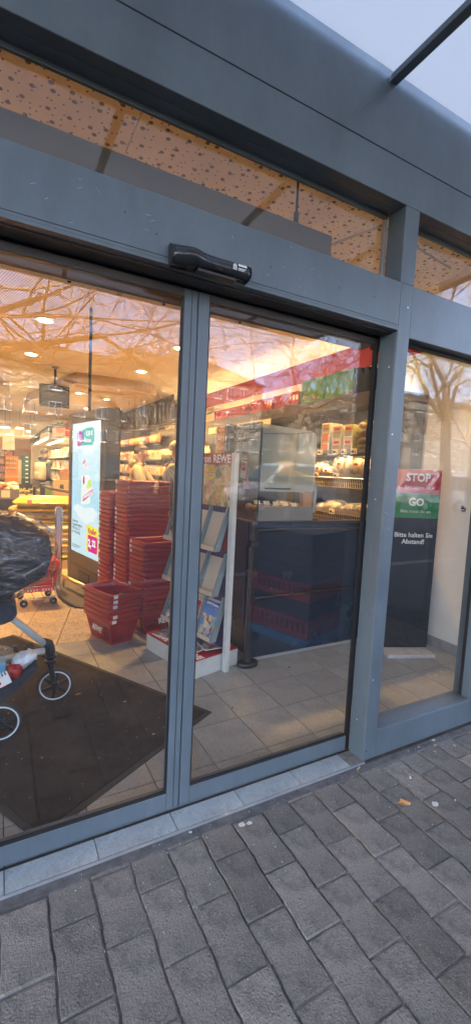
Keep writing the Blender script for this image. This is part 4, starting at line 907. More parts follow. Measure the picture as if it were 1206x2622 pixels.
# ------------------------------------------------------------------ bread shelf along the right wall
G_LED = glow('shelf_led', (1.0,.72,.36), 5)
def led(parent, x, y0, y1, z, e=4.0):
    MB().box(x-.012, x+.012, y0, y1, z-.008, z).build('led_strip', G_LED, parent)
    l = bpy.data.lights.new('led_lamp', 'AREA'); l.shape = 'RECTANGLE'; l.size = .05; l.size_y = y1-y0; l.energy = e; l.color = (1.0,.60,.22)
    o = bpy.data.objects.new('led_lamp', l); COL.objects.link(o); o.parent = parent; o.location = (x, (y0+y1)/2, z-.012); o.rotation_euler = (0, R(18), 0)
def bread_shelf():
    t = thing('bread_shelf', 'long dark wall shelf with lit boards of packed bread', 'shelf', (3.40, 0, 0))
    D, Lp = K['shelf_dark'], K['shelf_lip']
    MB().box(.50, .56, 1.7, 9.3, 0, 2.32).build('back_panel', D, t); MB().box(.0, .499, 1.70, 1.73, .0, 2.318).build('side_panel', D, t)
    MB().box(-.03, .56, 1.69, 9.3, 2.235, 2.322).build('top_board', Lp, t, bevel=.003)
    MB().box(.0, .56, 1.735, 9.3, 0, .86).build('plinth', D, t)
    for z, h in ((1.705,.04),(1.43,.045),(1.02,.05)):
        MB().box(.0, .499, 1.732, 9.3, z-.015, z).build('shelf_board', D, t); MB().box(-.014, -.0005, 1.732, 9.3, z-.02, z+h-.02).build('price_rail', Lp, t, bevel=.002)
    led(t, .012, 1.8, 5.0, 2.232, .45); led(t, .012, 1.8, 5.0, 1.688, .4); led(t, .012, 1.8, 5.0, 1.412, .4)  # the strip under the top board is added to brighten the upper packs
    MB().box(.50, .53, 2.0, 8.6, 2.3225, 2.335).build('added_fill_strip', G_LED, t)  # strip and lamp added behind the crates to brighten the red band
    l = bpy.data.lights.new('added_fill_lamp', 'AREA'); l.shape = 'RECTANGLE'; l.size = .04; l.size_y = 6.4; l.energy = .55; l.color = (1.0,.56,.2)
    o = bpy.data.objects.new('added_fill_lamp', l); COL.objects.link(o); o.parent = t; o.location = (.44, 5.2, 2.36); o.rotation_euler = (0, R(180), 0)
    MB().box(-.03, -.012, 1.732, 9.3, 2.19, 2.2345).build('valance', Lp, t)  # added lip hiding the strip under the top board
    for z in (1.705,1.43): MB().box(-.014, -.004, 1.732, 9.3, z-.055, z-.0205).build('valance', D, t)
    for y in (3.2, 4.6, 6.0, 7.4): MB().box(.0, .499, y-.012, y+.012, .861, 2.234).build('upright', D, t)
    # price tags
    tgi = K['ink']
    def tagp(y, z):
        a = MB().box(-.024, -.016, y-.045, y+.045, z-.028, z+.032).build('price_tag', K['card_w'], t, bevel=.002); MB().box(-.0256,-.0245,y-.008,y+.036,z-.014,z+.012).build('tag_print', tgi, a)
        MB().box(-.0256,-.0245,y-.034,y-.018,z-.018,z-.004).build('tag_print', tgi, a)
    for y in (2.68,2.41,2.27,2.11,3.0,3.5,4.0,4.4): tagp(y, 1.70)
    for y in (2.72,2.37,3.1,3.7): tagp(y, 1.43)
    for y in (2.40,2.9,3.4): tagp(y, 1.015)
    # wire basket fronts: slanting wires
    w = mat('wire', (.45,.36,.22), .35, .6, var=.1)
    for z0, z1 in ((1.30,1.40),(.90,1.0)):
        for k in range(30):
            y = 1.78+.034*k; MB().bar((-.02,y,z0),(-.02,y+.02,z1),.005,.005).build('wire', w, t)
        for z in (z0, (z0+z1)/2, z1): MB().bar((-.021,1.76,z),(-.021,2.85,z),.005).build('wire', w, t)
        MB().box(-.012, .0, 1.735, 2.9, z0-.05, z0-.005).build('basket_board', D, t)
bread_shelf()
def box_thing(name, label, cat, loc, size, m, rz=0, prints=(), group=None, bevel=.003):
    t = thing(name, label, cat, loc, rz, group)
    a, b, c = size; MB().box(-a/2,a/2,-b/2,b/2,0,c).build('carton', m, t, bevel=bevel)
    for (y0, y1, z0, z1, pm) in prints: MB().box(-a/2-.0014, -a/2-.0004, -b*(y1-.5), -b*(y0-.5), c*z0, c*z1).build('printed_label', pm, t)   # y measured left to right as seen from the aisle
    return t
def goods():
    org, cr, yl = mat('orange_print', (.72,.22,.02), .5, var=.1), mat('cream_pack', (.66,.56,.36), .5, var=.08), mat('yellow_pack', (.68,.55,.15), .5, var=.08)
    grn = mat('label_print', (.30,.24,.14), .6, var=.2, scale=60)
    cols = [('orange and cream crispbread pack', 2.665, org, 3, cr), ('cream pack with red print', 2.465, K['ink_r'], 2, cr), ('yellow toast pack with red seal', 2.275, K['ink_r'], 2, yl)]
    for nm, y, pm, n, bm in cols:
        for k in range(n):
            h = .115 if n == 3 else .15
            pr = [(.08,.92,.1,.85,pm)] if pm is org and k < 2 else [(.2,.8,.62,.82,pm),(.12,.88,.12,.5,grn)]
            lab = f'{nm}, {"bottom" if k == 0 else ("top" if k == n-1 else "middle")} one of its pile on the upper bread shelf'
            box_thing('bread_pack', lab, 'bread pack', (3.53, y, 1.707+h*k), (.2,.145,h-.003), bm, random.uniform(-.05,.05), pr, 'packs on the upper bread shelf')
    crust = mat('roll_crust', (.50,.30,.13), .55, var=.2, scale=25, bump=.3)
    def bag(label, loc, size, rot, m, n_rolls=3, film=True):
        t = thing('bread_bag', label, 'bread bag', loc, 0, 'film bags of bread'); t.rotation_euler = rot
        for k in range(n_rolls):
            MB().ell((-.02+.02*(k%2), -size[1]/2+size[1]*(k+.5)/n_rolls, size[2]*.45), (size[0]*.36, size[1]*.46/n_rolls, size[2]*.40), 12, 8).build('bread', m, t, smooth=True)
        MB().pillow((0,0,size[2]*.48), (size[0]*1.05,size[1]*1.08,size[2]*1.05), n=8, p=4, noise=.05).build('film', K['bagfilm'], t, smooth=True)
        return t
    for k in range(4): bag(f'clear bag of bread rolls, {["lowest","second from below","third from below","topmost"][k]} of the roll bags at the jamb', (3.53,2.03,1.707+.082*k), (.2,.25,.085), (0,0,random.uniform(-.1,.1)), crust)
    pale = mat('pale_loaf', (.60,.42,.24), .55, var=.2, scale=14, bump=.25); toast = mat('toast_slices', (.66,.50,.30), .6, var=.15, scale=30)
    for k, (y, w, h, m) in enumerate(((2.70,.16,.17,toast),(2.55,.20,.13,pale),(2.31,.26,.25,toast),(2.04,.26,.24,pale))):
        bg_ = bag(['small leaning bag of toast beside the flap on the middle bread shelf','flat bag of pale loaf on the middle bread shelf','big bag of toast in the middle of the middle bread shelf','big bag of pale loaf nearest the jamb, middle bread shelf'][k], (3.50,y,1.432), (.24,w,h), (0,R(-14),0), m, 2)
        MB().obox((-.118,-.01,h*.66), (.002,.05,.022)).build('seal_sticker', K['ink_r'], bg_)
    dk = mat('dark_loaf', (.22,.12,.06), .55, var=.25, scale=20, bump=.3)
    for k, (y, w, h, m) in enumerate(((2.66,.13,.08,pale),(2.48,.24,.12,pale),(2.2,.2,.11,dk),(2.0,.22,.13,dk))):
        bag(['small bag with orange bread in the lowest wire basket','long bag of pale bread in the lowest wire basket','crumpled bag of dark bread in the lowest wire basket','bag of dark bread nearest the jamb in the lowest wire basket'][k], (3.50,y,1.022), (.22,w,h), (0,R(-8),random.uniform(-.3,.3)), m, 2)
    # further packs along the shelf, beyond the flap
    for k in range(16):
        y = 3.3+.16*k; lev = (1.707,1.432)[k % 2]
        box_thing('bread_pack', f'lit bread pack far along the {["upper","middle"][k%2]} bread shelf, {["first","second","third","fourth","fifth","sixth","seventh","eighth"][k//2]} beyond the flap', 'bread pack', (3.52,y,lev), (.2,.14,.17), (cr,yl)[k%2], 0, [(.2,.8,.4,.7,(K['ink_r'],org,grn)[k%3])], 'packs far along the bread shelf')
    # top of the shelf
    bc = K['ink']
    for k, (y, w, lab) in enumerate(((2.915,.455,'bright green carton beside the red crates on the shelf top'),(2.44,.48,'bright green carton in the middle of the shelf top'))):
        t = box_thing('green_carton', lab, 'carton', (3.58,y,2.323), (.38,w,.285), K['green_card'], 0, [(.56,.80,.10,.20,K['card_w']) if k == 0 else (.74,.99,.03,.16,K['card_w'])], 'green cartons on the bread shelf')
        MB().box(-.1935,-.1912,-w/2+.004,-w/2+.007,.02,.27).build('flap_seam', K['ink'], t)
        if k == 0: text('carton_lettering', 'REWE Bio', .06, K['ink_w'], t, (-.1925, .06, .065), rot=FMX, bold=.001)
        for q in range(5): MB().box(-.1924,-.1914, (-w*.16 if k == 0 else -w*.38)-.008*q, (-w*.16 if k == 0 else -w*.38)-.008*q+.004, .012 if k else .034, .04 if k else .052).build('barcode', bc, t)
    t = thing('dark_carton', 'dark open carton with a notched edge at the end of the shelf top', 'carton', (3.58,2.05,2.323))
    MB().prism_x([(-.14,0),(.14,0),(.14,.27),(.04,.27),(.04,.20),(-.0,.20),(-.0,.26),(-.06,.26),(-.06,.22),(-.14,.22)], -.19, .19).build('carton', K['dark_card'], t)
    def crate(label, y, w, h):
        t = thing('red_crate', label, 'crate', (3.58,y,2.323), 0, 'red crates on the bread shelf'); m = K['red_bright']
        MB().box(-.19,.19,-w/2,w/2,0,.02).build('floor', m, t)
        for x in (-.19, .178): 
            MB().box(x,x+.012,-w/2,w/2,.021,.05).build('wall', m, t); MB().box(x-.006,x+.018,-w/2-.004,w/2+.004,h-.035,h).build('rim', m, t)
            for k in range(9): MB().box(x+.001,x+.011,-w/2+w*k/8.0-.009 if k else -w/2, -w/2+w*k/8.0+.009 if k < 8 else w/2, .051,h-.036).build('rib', m, t)
            MB().box(x+.003,x+.009,-w*.12,w*.12,.051,h-.036).build('grip_panel', m, t)
        for y_ in (-w/2, w/2-.012): MB().box(-.177,.177,y_,y_+.012,.021,h).build('end_wall', m, t)
        return t
    crate('red plastic crate next to the green carton on the shelf top', 3.49, .58, .175); crate('red plastic crate in the middle of the row on the shelf top', 4.12, .6, .175)
    t = crate('red plastic crate with bagged goods, second from the cardboard box', 4.76, .6, .16); crate('red plastic crate beside the pale cardboard box on the shelf top', 5.38, .58, .16)
    for k in range(4):
        tag(MB().pillow((0,0,0), (.3,.22,.12), (0,0,k), 8, 3, .15).build('goods_bag', K['bagfilm'] if k % 2 else mat('brown_goods', (.2,.13,.07), .5, var=.3, scale=30), smooth=True, loc=(3.58,4.6+.28*k,2.323+.12)), f'crumpled goods bag, {["first","second","third","fourth"][k]} from the green cartons in the red crates', 'bag', 'bags in the red crates')
    box_thing('pale_carton', 'pale yellow carton on the shelf top behind the door stile', 'carton', (3.58,5.88,2.323), (.38,.36,.24), K['card_w'], 0, [(.1,.7,.55,.7,bc)])
    for k, (y, h) in enumerate(((6.6,.10),(7.3,.15),(8.0,.11))): box_thing('flat_carton', ['flat white carton on the shelf top left of the stile','larger white carton on the shelf top left of the stile','flat white carton at the far end of the shelf top'][k], 'carton', (3.56,y,2.323), (.36,.55,h), K['card_w'], 0, [(.1,.4,.3,.7,K['card'])])
    # small posters hanging over the counter
    p = MB().box(0,.006,0,.42,0,.46).build('nut_poster', print_mat('nut_print', [(.14,.06,.03),(.36,.2,.12),(.55,.36,.24),(.45,.25,.2)], 26), loc=(2.35,3.0,1.50)); tag(p, 'brown poster of nuts standing behind the magazine stand header', 'poster')
    MB().prism_x([(.13+.06*math.cos(R(a)), .33+.06*math.sin(R(a))) for a in range(0,360,24)], -.002, -.0005).build('red_seal', K['ink_r'], p)
    h = MB().box(0,.01,0,1.6,0,.085).build('shelf_sign', mat('pale_sign', (.5,.48,.42), .5, var=.05), loc=(2.6,2.6,1.93)); tag(h, 'pale shelf sign hanging above the nut poster', 'sign')
goods()

# ------------------------------------------------------------------ queue sign
def stop_sign():
    t = thing('queue_sign', 'tall red, green and black STOP GO distance sign behind the side window', 'sign', (2.775,.98,0), math.atan2(-.144,.361))
    w = .389; y0, y1 = 0, .02
    MB().box(0,w,y0,y1,.03,1.505).build('board', mat('black_board', (.010,.011,.014), .12, var=.1), t, bevel=.002)
    MB().box(.001,w-.001,-.0016,-.0004,1.31,1.5035).build('red_field', mat('stop_red', (.40,.012,.03), .18, var=.03), t)
    MB().box(.001,w-.001,-.0016,-.0004,1.112,1.3095).build('green_field', mat('go_green', (.012,.19,.065), .18, var=.03), t)
    T = lambda s, z, sz, b=.002: text('sign_lettering', s, sz, K['ink_w'], t, (w/2-.005,-.0022,z), bold=b)
    T('STOP', 1.435, .086, .0028); T('Bitte warten Sie', 1.36, .034, 0); T('GO', 1.238, .086, .0028); T('Bitte treten Sie ein', 1.165, .034, 0)
    T('Bitte halten Sie\nAbstand!', .945, .054, .0004)
    MB().box(-.02,w-.01,-.15,.10,.0,.028).build('foot_plate', mat('speckled_steel', (.55,.55,.54), .6, .0, var=.15, scale=20, dirt=.3), t, bevel=.003)
stop_sign()
# dark wall marks
mk = mat('black_smear', (.02,.02,.022), .7, var=.3)
rs = random.Random(9)
for k, (y, z) in enumerate(((.73,1.205),(.62,1.185),(.555,1.19))):
    mb = MB()
    for q in range(3):
        c = (rs.uniform(-.012,.012), rs.uniform(-.012,.012)); r0 = rs.uniform(.012,.022)
        mb.tube([(0, c[0]+r0*math.cos(R(a))*rs.uniform(.8,1.15), c[1]+r0*.9*math.sin(R(a))*rs.uniform(.8,1.15)) for a in range(0,320,24)], .0035, 5)
    tag(mb.build('scribble', mk, loc=(3.2835,y,z)), ['black scribble on the white wall closest to the green sign field','middle black scribble on the white wall','black scribble on the white wall farthest from the sign'][k], 'graffiti', 'scribbles on the white wall')

# ------------------------------------------------------------------ pushchair
def pushchair():
    t = thing('pushchair', 'navy pushchair under a crumpled clear rain cover on the entrance mat', 'pushchair', (0,1.10,0))
    S = [(.0,1.147),(.095,1.129),(.19,1.085),(.262,1.03),(.283,.92),(.255,.80),(.154,.747),(.064,.692),(-.10,.66),(-.30,.66),(-.48,.74),(-.56,.88),(-.50,1.04),(-.35,1.13),(-.16,1.165)]
    cx, cz = -.12, .90
    def loft(mb, grow, half, amp, rsd, m=9):
        r_ = random.Random(rsd); n = len(S)*3; ring = []
        for i in range(n):
            a, b = S[(i//3) % len(S)], S[(i//3+1) % len(S)]; f_ = (i % 3)/3; ring.append((a[0]+(b[0]-a[0])*f_, a[1]+(b[1]-a[1])*f_))
        vs = []; fs = []
        for j in range(m+1):
            v = -1+2*j/m; k = max(.0, 1-abs(v)**3.2)**.42
            for i, (x, z) in enumerate(ring):
                q = k*grow*(1+r_.uniform(-amp, amp)+(.03*abs(math.sin(i*.75+v*2.2+rsd))-.012 if m > 10 else 0)); vs.append((cx+(x-cx)*q, half*v*(1+r_.uniform(-amp,amp)*.5), cz+(z-cz)*q))
        for j in range(m):
            for i in range(n): fs.append((j*n+i, j*n+(i+1)%n, (j+1)*n+(i+1)%n, (j+1)*n+i))
        mb.add(vs, fs)
    mb = MB(); loft(mb, .93, .24, .01, 1); mb.build('hood', K['fabric_navy'], t, smooth=True)
    mb = MB(); loft(mb, 1.0, .265, .022, 4, 14); mb.build('rain_cover', K['rain'], t, smooth=True)
    # seat and chassis
    MB().prism_y([(-.25,.68),(.07,.69),(.085,.63),(.06,.60),(.02,.585),(-.3,.56)], -.17, .17).build('seat', K['fabric_navy'], t, bevel=.02)
    wm = mat('white_chassis', (.60,.68,.70), .35, var=.04); bk = K['black']
    fx, fy = .285, .107
    for y in (-.03,): 
        MB().tube([(-.02,y,.655),(.05,y,.585),(.225,y+.06,.385)], .019, 12).build('chassis_tube', wm, t, smooth=True); MB().tube([(-.15,y,.53),(.06,y,.575)], .011, 10).build('chassis_tube', wm, t, smooth=True)
        MB().tube([(.10,y+.03,.352),(.225,y+.06,.345)], .017, 12).build('chassis_tube', wm, t, smooth=True); MB().tube([(-.4,y,.30),(.10,y+.03,.352)], .014, 10).build('chassis_tube', wm, t, smooth=True)
        for q in ((.16,.03,.462),(.205,.03,.406),(.19,.03,.35),(.13,.02,.352)): MB().lathe([(.005,-.004),(.005,0)], (q[0],q[1]-.018,q[2]), 8, 'Y').build('rivet', bk, t)
    MB().tube([(.222,.03,.395),(.250,.05,.375),(.262,.06,.33),(.262,.06,.28)], [.024,.027,.027,.024], 12).build('fork_head', bk, t, smooth=True)
    for z in (.29,.262): MB().lathe([(.034,0),(.034,.010)], (.262,.06,z), 16).build('fork_collar', bk, t)
    MB().tube([(.262,.06,.28),(.27,.075,.20),(.285,.085,.105)], [.022,.017,.014], 10).build('fork', bk, t, smooth=True)
    MB().lathe([(.012,0),(.012,.012)], (.222,.03,.31), 8).build('lock_knob', bk, t); MB().tube([(.075,.02,.40),(.085,.02,.36),(.075,.02,.33)], [.012,.014,.010], 8).build('hook', bk, t)
    ring = mat('white_reflector_ring', (.72,.80,.84), .3, var=0); tyre = mat('tyre', (.035,.033,.031), .8, var=.25, scale=30, bump=.3)
    def wheel(c, r):
        w = MB().tube([(r*.875*math.cos(R(a)), 0, r*.875*math.sin(R(a))) for a in range(0,360,9)], r*.125, 10, True).build('wheel', tyre, t, smooth=True, loc=c); w.rotation_euler = (0,0,R(-6))
        MB().tube([(r*.78*math.cos(R(a)), 0, r*.78*math.sin(R(a))) for a in range(0,360,9)], r*.05, 6, True).build('rim', bk, w, smooth=True)
        MB().tube([(r*.80*math.cos(R(a)), -.0125, r*.80*math.sin(R(a))) for a in range(0,360,9)], .0040, 6, True).build('reflector_ring', ring, w)
        for k in range(6):
            a = R(60*k+20); MB().bar((0,-.012,0),(r*.77*math.cos(a),-.004,r*.77*math.sin(a)), .017,.010, up=(0,1,0)).build('spoke', bk, w)
        MB().lathe([(.018,-.022),(.024,-.018),(.024,.016)], (0,0,0), 14, 'Y').build('hub', bk, w)
    wheel((.291,.085,.1035), .1035); wheel((.005,-.215,.1045), .1045); wheel((-.10,.36,.1045), .1045)
    # shopping tray
    tr = MB(); tp = [(-.45,.30),(-.2,.26),(.0,.25),(.10,.305),(.165,.345),(.185,.335),(.15,.29),(.08,.22),(.0,.16),(-.12,.13),(-.4,.16)]
    tr.prism_y(tp, -.16, .19); tr.build('shopping_tray', K['fabric_navy'], t, bevel=.018)
    def at(dx, dy, z): return (dx, 1.10+dy, z)
    rp = mat('red_pepper', (.36,.012,.01), .2, var=.15, scale=20)
    for k, (x, y, z, s) in enumerate(((.072,-.13,.322,.036),(.015,-.14,.285,.032))):
        p = thing('red_pepper', ['shiny red pepper on top of the shopping tray','red pepper lower down behind the white label'][k], 'pepper', at(x,y,z-s))
        mb = MB()
        for q in range(4): mb.ell((s*.38*math.cos(q*1.57+.4), s*.38*math.sin(q*1.57+.4), s*.95), (s*.72,s*.72,s*.98), 12, 8)
        mb.build('fruit', rp, p, smooth=True)
        MB().tube([(-s*.9,-.01,s*.6),(-s*1.25,-.018,s*.5)], .006, 8).build('stalk', mat('green_stalk', (.15,.28,.06), .5), p)
    lb = thing('vegetable_label', 'white product label with dark teeth and red picture on the pepper bag', 'label', at(.005,-.178,.30), 0); lb.rotation_euler = (R(-10), R(-22), 0)
    MB().box(-.05,.045,-.001,.001,-.03,.035).build('card', K['white'], lb)
    for k in range(6): MB().box(-.04+.014*k,-.033+.014*k,-.0022,-.0012,.018,.034).build('tooth_print', mat('navy_print', (.03,.04,.15), .5, var=0), lb)
    MB().obox((-.01,-.0018,-.008), (.022,.001,.014), (0,R(20),0)).build('picture_print', K['ink_r'], lb)
    fb = MB().pillow((0,0,0), (.13,.10,.07), (0,R(-30),.2), 10, 3, .38).build('foil_bag', mat('silver_foil_bag', (.66,.72,.78), .35, .0, var=.25, scale=30, bump=1.0, bscale=45), smooth=True, loc=at(.118,-.06,.345)); tag(fb, 'shiny pale foil bag behind the peppers in the shopping tray', 'bag')
    fb = MB().pillow((0,0,0), (.16,.12,.09), (0,R(10),.5), 8, 3, .3).build('clear_bag', K['bagfilm'], smooth=True, loc=at(-.0,.0,.36)); tag(fb, 'crumpled clear plastic bag at the top of the shopping tray', 'bag')
    tb = MB().box(-.06,.06,-.05,.05,0,.07).build('blue_pack', mat('blue_pack', (.12,.38,.6), .4, var=.1), loc=at(-.03,-.05,.29), bevel=.004); tag(tb, 'light blue pack half hidden behind the peppers', 'pack')
pushchair()

# ------------------------------------------------------------------ litter outside
def litter():
    for k, (x, y, rz, l) in enumerate(((1.734,-.17,R(48),.042),(1.531,-.0270,R(20),.026))):
        t = thing('cigarette_butt', ['white cigarette butt with orange filter on the paving stones','short orange cigarette filter at the end of the threshold'][k], 'cigarette butt', (x,y,-.0095 if k == 0 else -.004), rz)
        f_ = .02 if k == 0 else .024
        MB().lathe([(.0038,0),(.0038,f_)], n=10, axis='X').build('filter', mat('orange_filter', (.55,.28,.1), .7, var=.2, scale=80), t)
        if k == 0: MB().lathe([(.0037,-.020),(.0037,-.0004)], n=10, axis='X').build('paper', K['white'], t); MB().lathe([(.0034,-.022),(.0034,-.0204)], n=10, axis='X').build('ash', K['ink'], t)
    lf = MB(); lf.add([(-.030,.010,.002),(-.012,-.012,.004),(.024,-.010,.002),(.030,-.004,.009),(.010,.006,.012),(-.004,.026,.008),(-.012,.012,.004),(0,0,.003)], [(0,1,7),(1,2,7),(2,3,7),(3,4,7),(4,5,7),(5,6,7),(6,0,7)])
    o = lf.build('dry_leaf', mat('dry_leaf', (.42,.21,.08), .7, var=.2, scale=60), loc=(1.564,-.277,-.012), rot=(0,0,R(-20))); tag(o, 'folded brown dry leaf lying on the paving stones', 'leaf')
    wm = mat('pale_dropping', (.55,.55,.47), .8, var=.2, scale=60)
    for k, (x, y, s) in enumerate(((.864,-.071,.017),(.895,-.076,.014),(1.695,-.337,.02),(1.80,-.36,.006),(2.10,-.02,.012),(1.97,-.028,.006),(.66,-.02,.008))):
        mb = MB(); mb.prism([(s*math.cos(R(a))*random.uniform(.6,1.1), s*.7*math.sin(R(a))*random.uniform(.6,1.1)) for a in range(0,360,30)], -.004, .0012)
        tag(mb.build('pale_spot', wm, loc=(x,y,-.0125 if y < -.045 else -.0085)), ['flattened pale gum spot below the threshold, left of a pair','flattened pale gum spot below the threshold, right of a pair','pale powdery spot right of the dry leaf','tiny white crumb beside the powdery spot','white paper scrap at the foot of the window rail','tiny white scrap near the window rail','small pale spot under the left door leaf'][k], 'spot')
    for k, (x, y) in enumerate(((2.07,-.055),(2.17,-.10),(2.02,-.09),(1.93,-.03))):
        lf = MB(); lf.add([(-.010,0,.001),(0,-.006,.004),(.012,0,.002),(0,.007,.005),(0,0,.002)], [(0,1,4),(1,2,4),(2,3,4),(3,0,4)])
        tag(lf.build('leaf_scrap', wood, loc=(x,y,-.013), rot=(0,0,k)), ['dry leaf scrap by the window rail, nearest the rail','dry leaf scrap by the window rail, farthest right','dry leaf scrap on the paving left of the others','tiny dry leaf scrap close to the post'][k], 'litter')
    rs = random.Random(21); mb = MB()
    for k in range(260):
        x, y = rs.uniform(.2,2.9), -abs(rs.gauss(0,.22))-.01
        if y < -1.0: continue
        s = rs.uniform(.0008,.0028); mb.obox((x,y,-.012 if y < -.045 else -.0085), (s*rs.uniform(1,2),s,.0025), (0,0,rs.uniform(0,3)))
    stuff(tag(mb.build('grit', mat('pale_grit', (.42,.4,.36), .8, var=.3)), 'fine pale grit and crumbs scattered along the pavement edge', 'grit'))
    # specks on the tiles indoors
    for k, (x, y, s) in enumerate(((1.87,1.02,.012),(1.23,.70,.008),(1.50,.58,.006),(1.35,.50,.008),(.99,.37,.008))):
        mb = MB(); mb.prism([(s*math.cos(R(a))*random.uniform(.5,1.1), s*.7*math.sin(R(a))*random.uniform(.5,1.1)) for a in range(0,360,40)], -.001, .0012)
        tag(mb.build('dark_crumb', K['ink'] if k < 2 else wood, loc=(x,y,.001)), ['black scrap on the floor tiles by the counter','dark crumb on the tiles beside the mat corner','brown crumb on the tiles mid-way to the counter','brown crumb on the tiles near the right leaf','brown crumb on the tiles close to the leaf rail'][k], 'crumb')
    o = MB().prism([(.07*math.cos(R(a))*random.uniform(.7,1.1), .014*math.sin(R(a))*random.uniform(.6,1.2)) for a in range(0,360,24)], -.001, .0008).build('chalk_stain', mat('pinkish_stain', (.42,.33,.31), .8, var=.2), loc=(1.70,.98,.0006), rot=(0,0,R(-30))); tag(o, 'pale pink smear on the floor tiles before the counter', 'stain')
    for k in range(5): 
        tag(MB().obox((0,0,0),(random.uniform(.006,.016),.006,.002)).build('white_scrap', K['white'], loc=(2.72+.09*k,.48+.05*((k*7)%3)-.03*k,.0015), rot=(0,0,k*1.3)), f'white paper scrap on the tiles behind the side window, {["first","second","third","fourth","fifth"][k]} from the left', 'scrap')
litter()
# ------------------------------------------------------------------ shoppers
def person(label, loc, rz, H=1.75, jacket=None, trousers=None, hair=None, arm_r=None, arm_l=None, lean=0., hood=False, short=False):
    """standing figure facing local -Y; arms given as elbow/hand points"""
    t = thing('person', label, 'person', loc, rz); s = H/1.75
    def q(x, y, z, r, r2=None): return (x*s, (y - lean*max(0, z-.95)**1.2)*s, z*s, r*s, (r2 or r)*s)
    ar = arm_r or ((.27,-.02,1.15),(.27,-.14,.90)); al = arm_l or ((-.27,-.02,1.15),(-.27,-.14,.90))
    body = [q(0,0,.95,.14,.10), q(0,0,1.18,.13,.09), q(0,0,1.40,.15,.09), q(0,.0,1.50,.06), q(0,-.01,1.57,.065,.07), q(0,-.015,1.655,.080,.092), q(0,-.01,1.72,.062,.072),
            q(.09,0,.90,.085), q(.095,-.01,.50,.058), q(.095,.02,.09,.042), q(.1,-.11,.045,.036), q(-.09,0,.90,.085), q(-.095,-.01,.50,.058), q(-.095,.02,.09,.042), q(-.1,-.11,.045,.036),
            q(.18,0,1.42,.055), q(*ar[0],.04), q(*ar[1],.028), q(-.18,0,1.42,.055), q(*al[0],.04), q(*al[1],.028)]
    def ext(a, b, k): return tuple(b[i]+(b[i]-a[i])*k for i in range(3))
    body += [q(*ext(ar[0],ar[1],.25),.03,.018), q(*ext(al[0],al[1],.25),.03,.018)]
    e = [(0,1),(1,2),(2,3),(3,4),(4,5),(5,6),(0,7),(7,8),(8,9),(9,10),(0,11),(11,12),(12,13),(13,14),(2,15),(15,16),(16,17),(2,18),(18,19),(19,20),(17,21),(20,22)]
    skin('body', body, e, K['skin'], t)
    # face: nose, ears; fingers on both hands
    hx = lambda x, y, z: q(x,y,z,0)[:3]
    MB().ell(hx(0,-.108,1.63), (.014*s,.022*s,.022*s), 8, 6).build('nose', K['skin'], t, smooth=True)
    for k in (1,-1): MB().ell(hx(.084*k,.005,1.64), (.012*s,.022*s,.034*s), 8, 6).build('ear', K['skin'], t, smooth=True); MB().ell(hx(.032*k,-.092,1.66), (.010*s,.006*s,.006*s), 8, 6).build('eye', K['ink'], t, smooth=True)
    MB().ell(hx(0,-.094,1.585), (.026*s,.008*s,.006*s), 8, 6).build('mouth', mat('lips', (.40,.16,.12), .5, var=0), t, smooth=True)
    for el, ha in (ar, al):
        tip = Vector(q(*ext(el,ha,.25),0)[:3]); d = (tip-Vector(q(*ha,0)[:3])).normalized(); sd_ = d.cross(Vector((0,0,1))).normalized()
        for k in range(4): MB().tube([tip+sd_*(k-1.5)*.019*s, tip+sd_*(k-1.5)*.02*s+d*.04*s, tip+sd_*(k-1.5)*.02*s+d*(.065-.006*abs(k-1.5))*s+Vector((0,0,-.012*s))], .0085*s, 6).build('finger', K['skin'], t, smooth=True)
        MB().tube([tip-d*.02*s+sd_*.03*s, tip+sd_*.05*s+d*.02*s, tip+sd_*.05*s+d*.045*s], .009*s, 6).build('thumb', K['skin'], t, smooth=True)
    j = [q(0,0,.86,.185,.135), q(0,0,1.0,.18,.13), q(0,0,1.2,.175,.125), q(0,.0,1.38,.185,.12), q(0,0,1.46,.12,.10), q(0,.0,1.53,.085,.085),
         q(.19,0,1.41,.085), q(*ar[0],.066), q(*[ar[0][i]+(ar[1][i]-ar[0][i])*.85 for i in range(3)],.050), q(-.19,0,1.41,.085), q(*al[0],.066), q(*[al[0][i]+(al[1][i]-al[0][i])*.85 for i in range(3)],.050)]
    skin('jacket', j, [(0,1),(1,2),(2,3),(3,4),(4,5),(3,6),(6,7),(7,8),(3,9),(9,10),(10,11)], jacket, t)
    if hood: MB().ell(hx(0,.085,1.50), (.13*s,.085*s,.085*s), 14, 8, (R(25),0,0)).build('hood', jacket, t, smooth=True)
    l_ = [q(0,0,.98,.15,.115), q(.09,0,.86,.105), q(.098,-.01,.50,.078), q(.098,.015,.11,.068), q(-.09,0,.86,.105), q(-.098,-.01,.50,.078), q(-.098,.015,.11,.068)]
    skin('trousers', l_, [(0,1),(1,2),(2,3),(0,4),(4,5),(5,6)], trousers, t)
    for k in (1,-1): MB().ell(hx(.1*k,-.045,.045), (.048*s,.135*s,.045*s), 12, 8).build('shoe', K['ink'], t, smooth=True)
    # hair: cap over the back and top of the skull
    mb = MB(); hc = Vector(q(0,.008,1.672,0)[:3]); n, m = 18, 9
    vs = []; fs = []
    for i in range(m+1):
        th = math.pi*.62*i/m
        for k in range(n):
            a = 2*math.pi*k/n; f_ = 1.0 if math.sin(a) > -.25 else .72
            tt = th*f_*(.78 if short and math.sin(a) < .2 else 1)
            vs.append(hc + Vector((.094*s*math.sin(tt)*math.cos(a), .108*s*math.sin(tt)*math.sin(a)*1.0, .103*s*math.cos(tt)))*(1+random.uniform(-.02,.03)))
    for i in range(m):
        for k in range(n): fs.append((i*n+k, (i+1)*n+k, (i+1)*n+(k+1)%n, i*n+(k+1)%n))
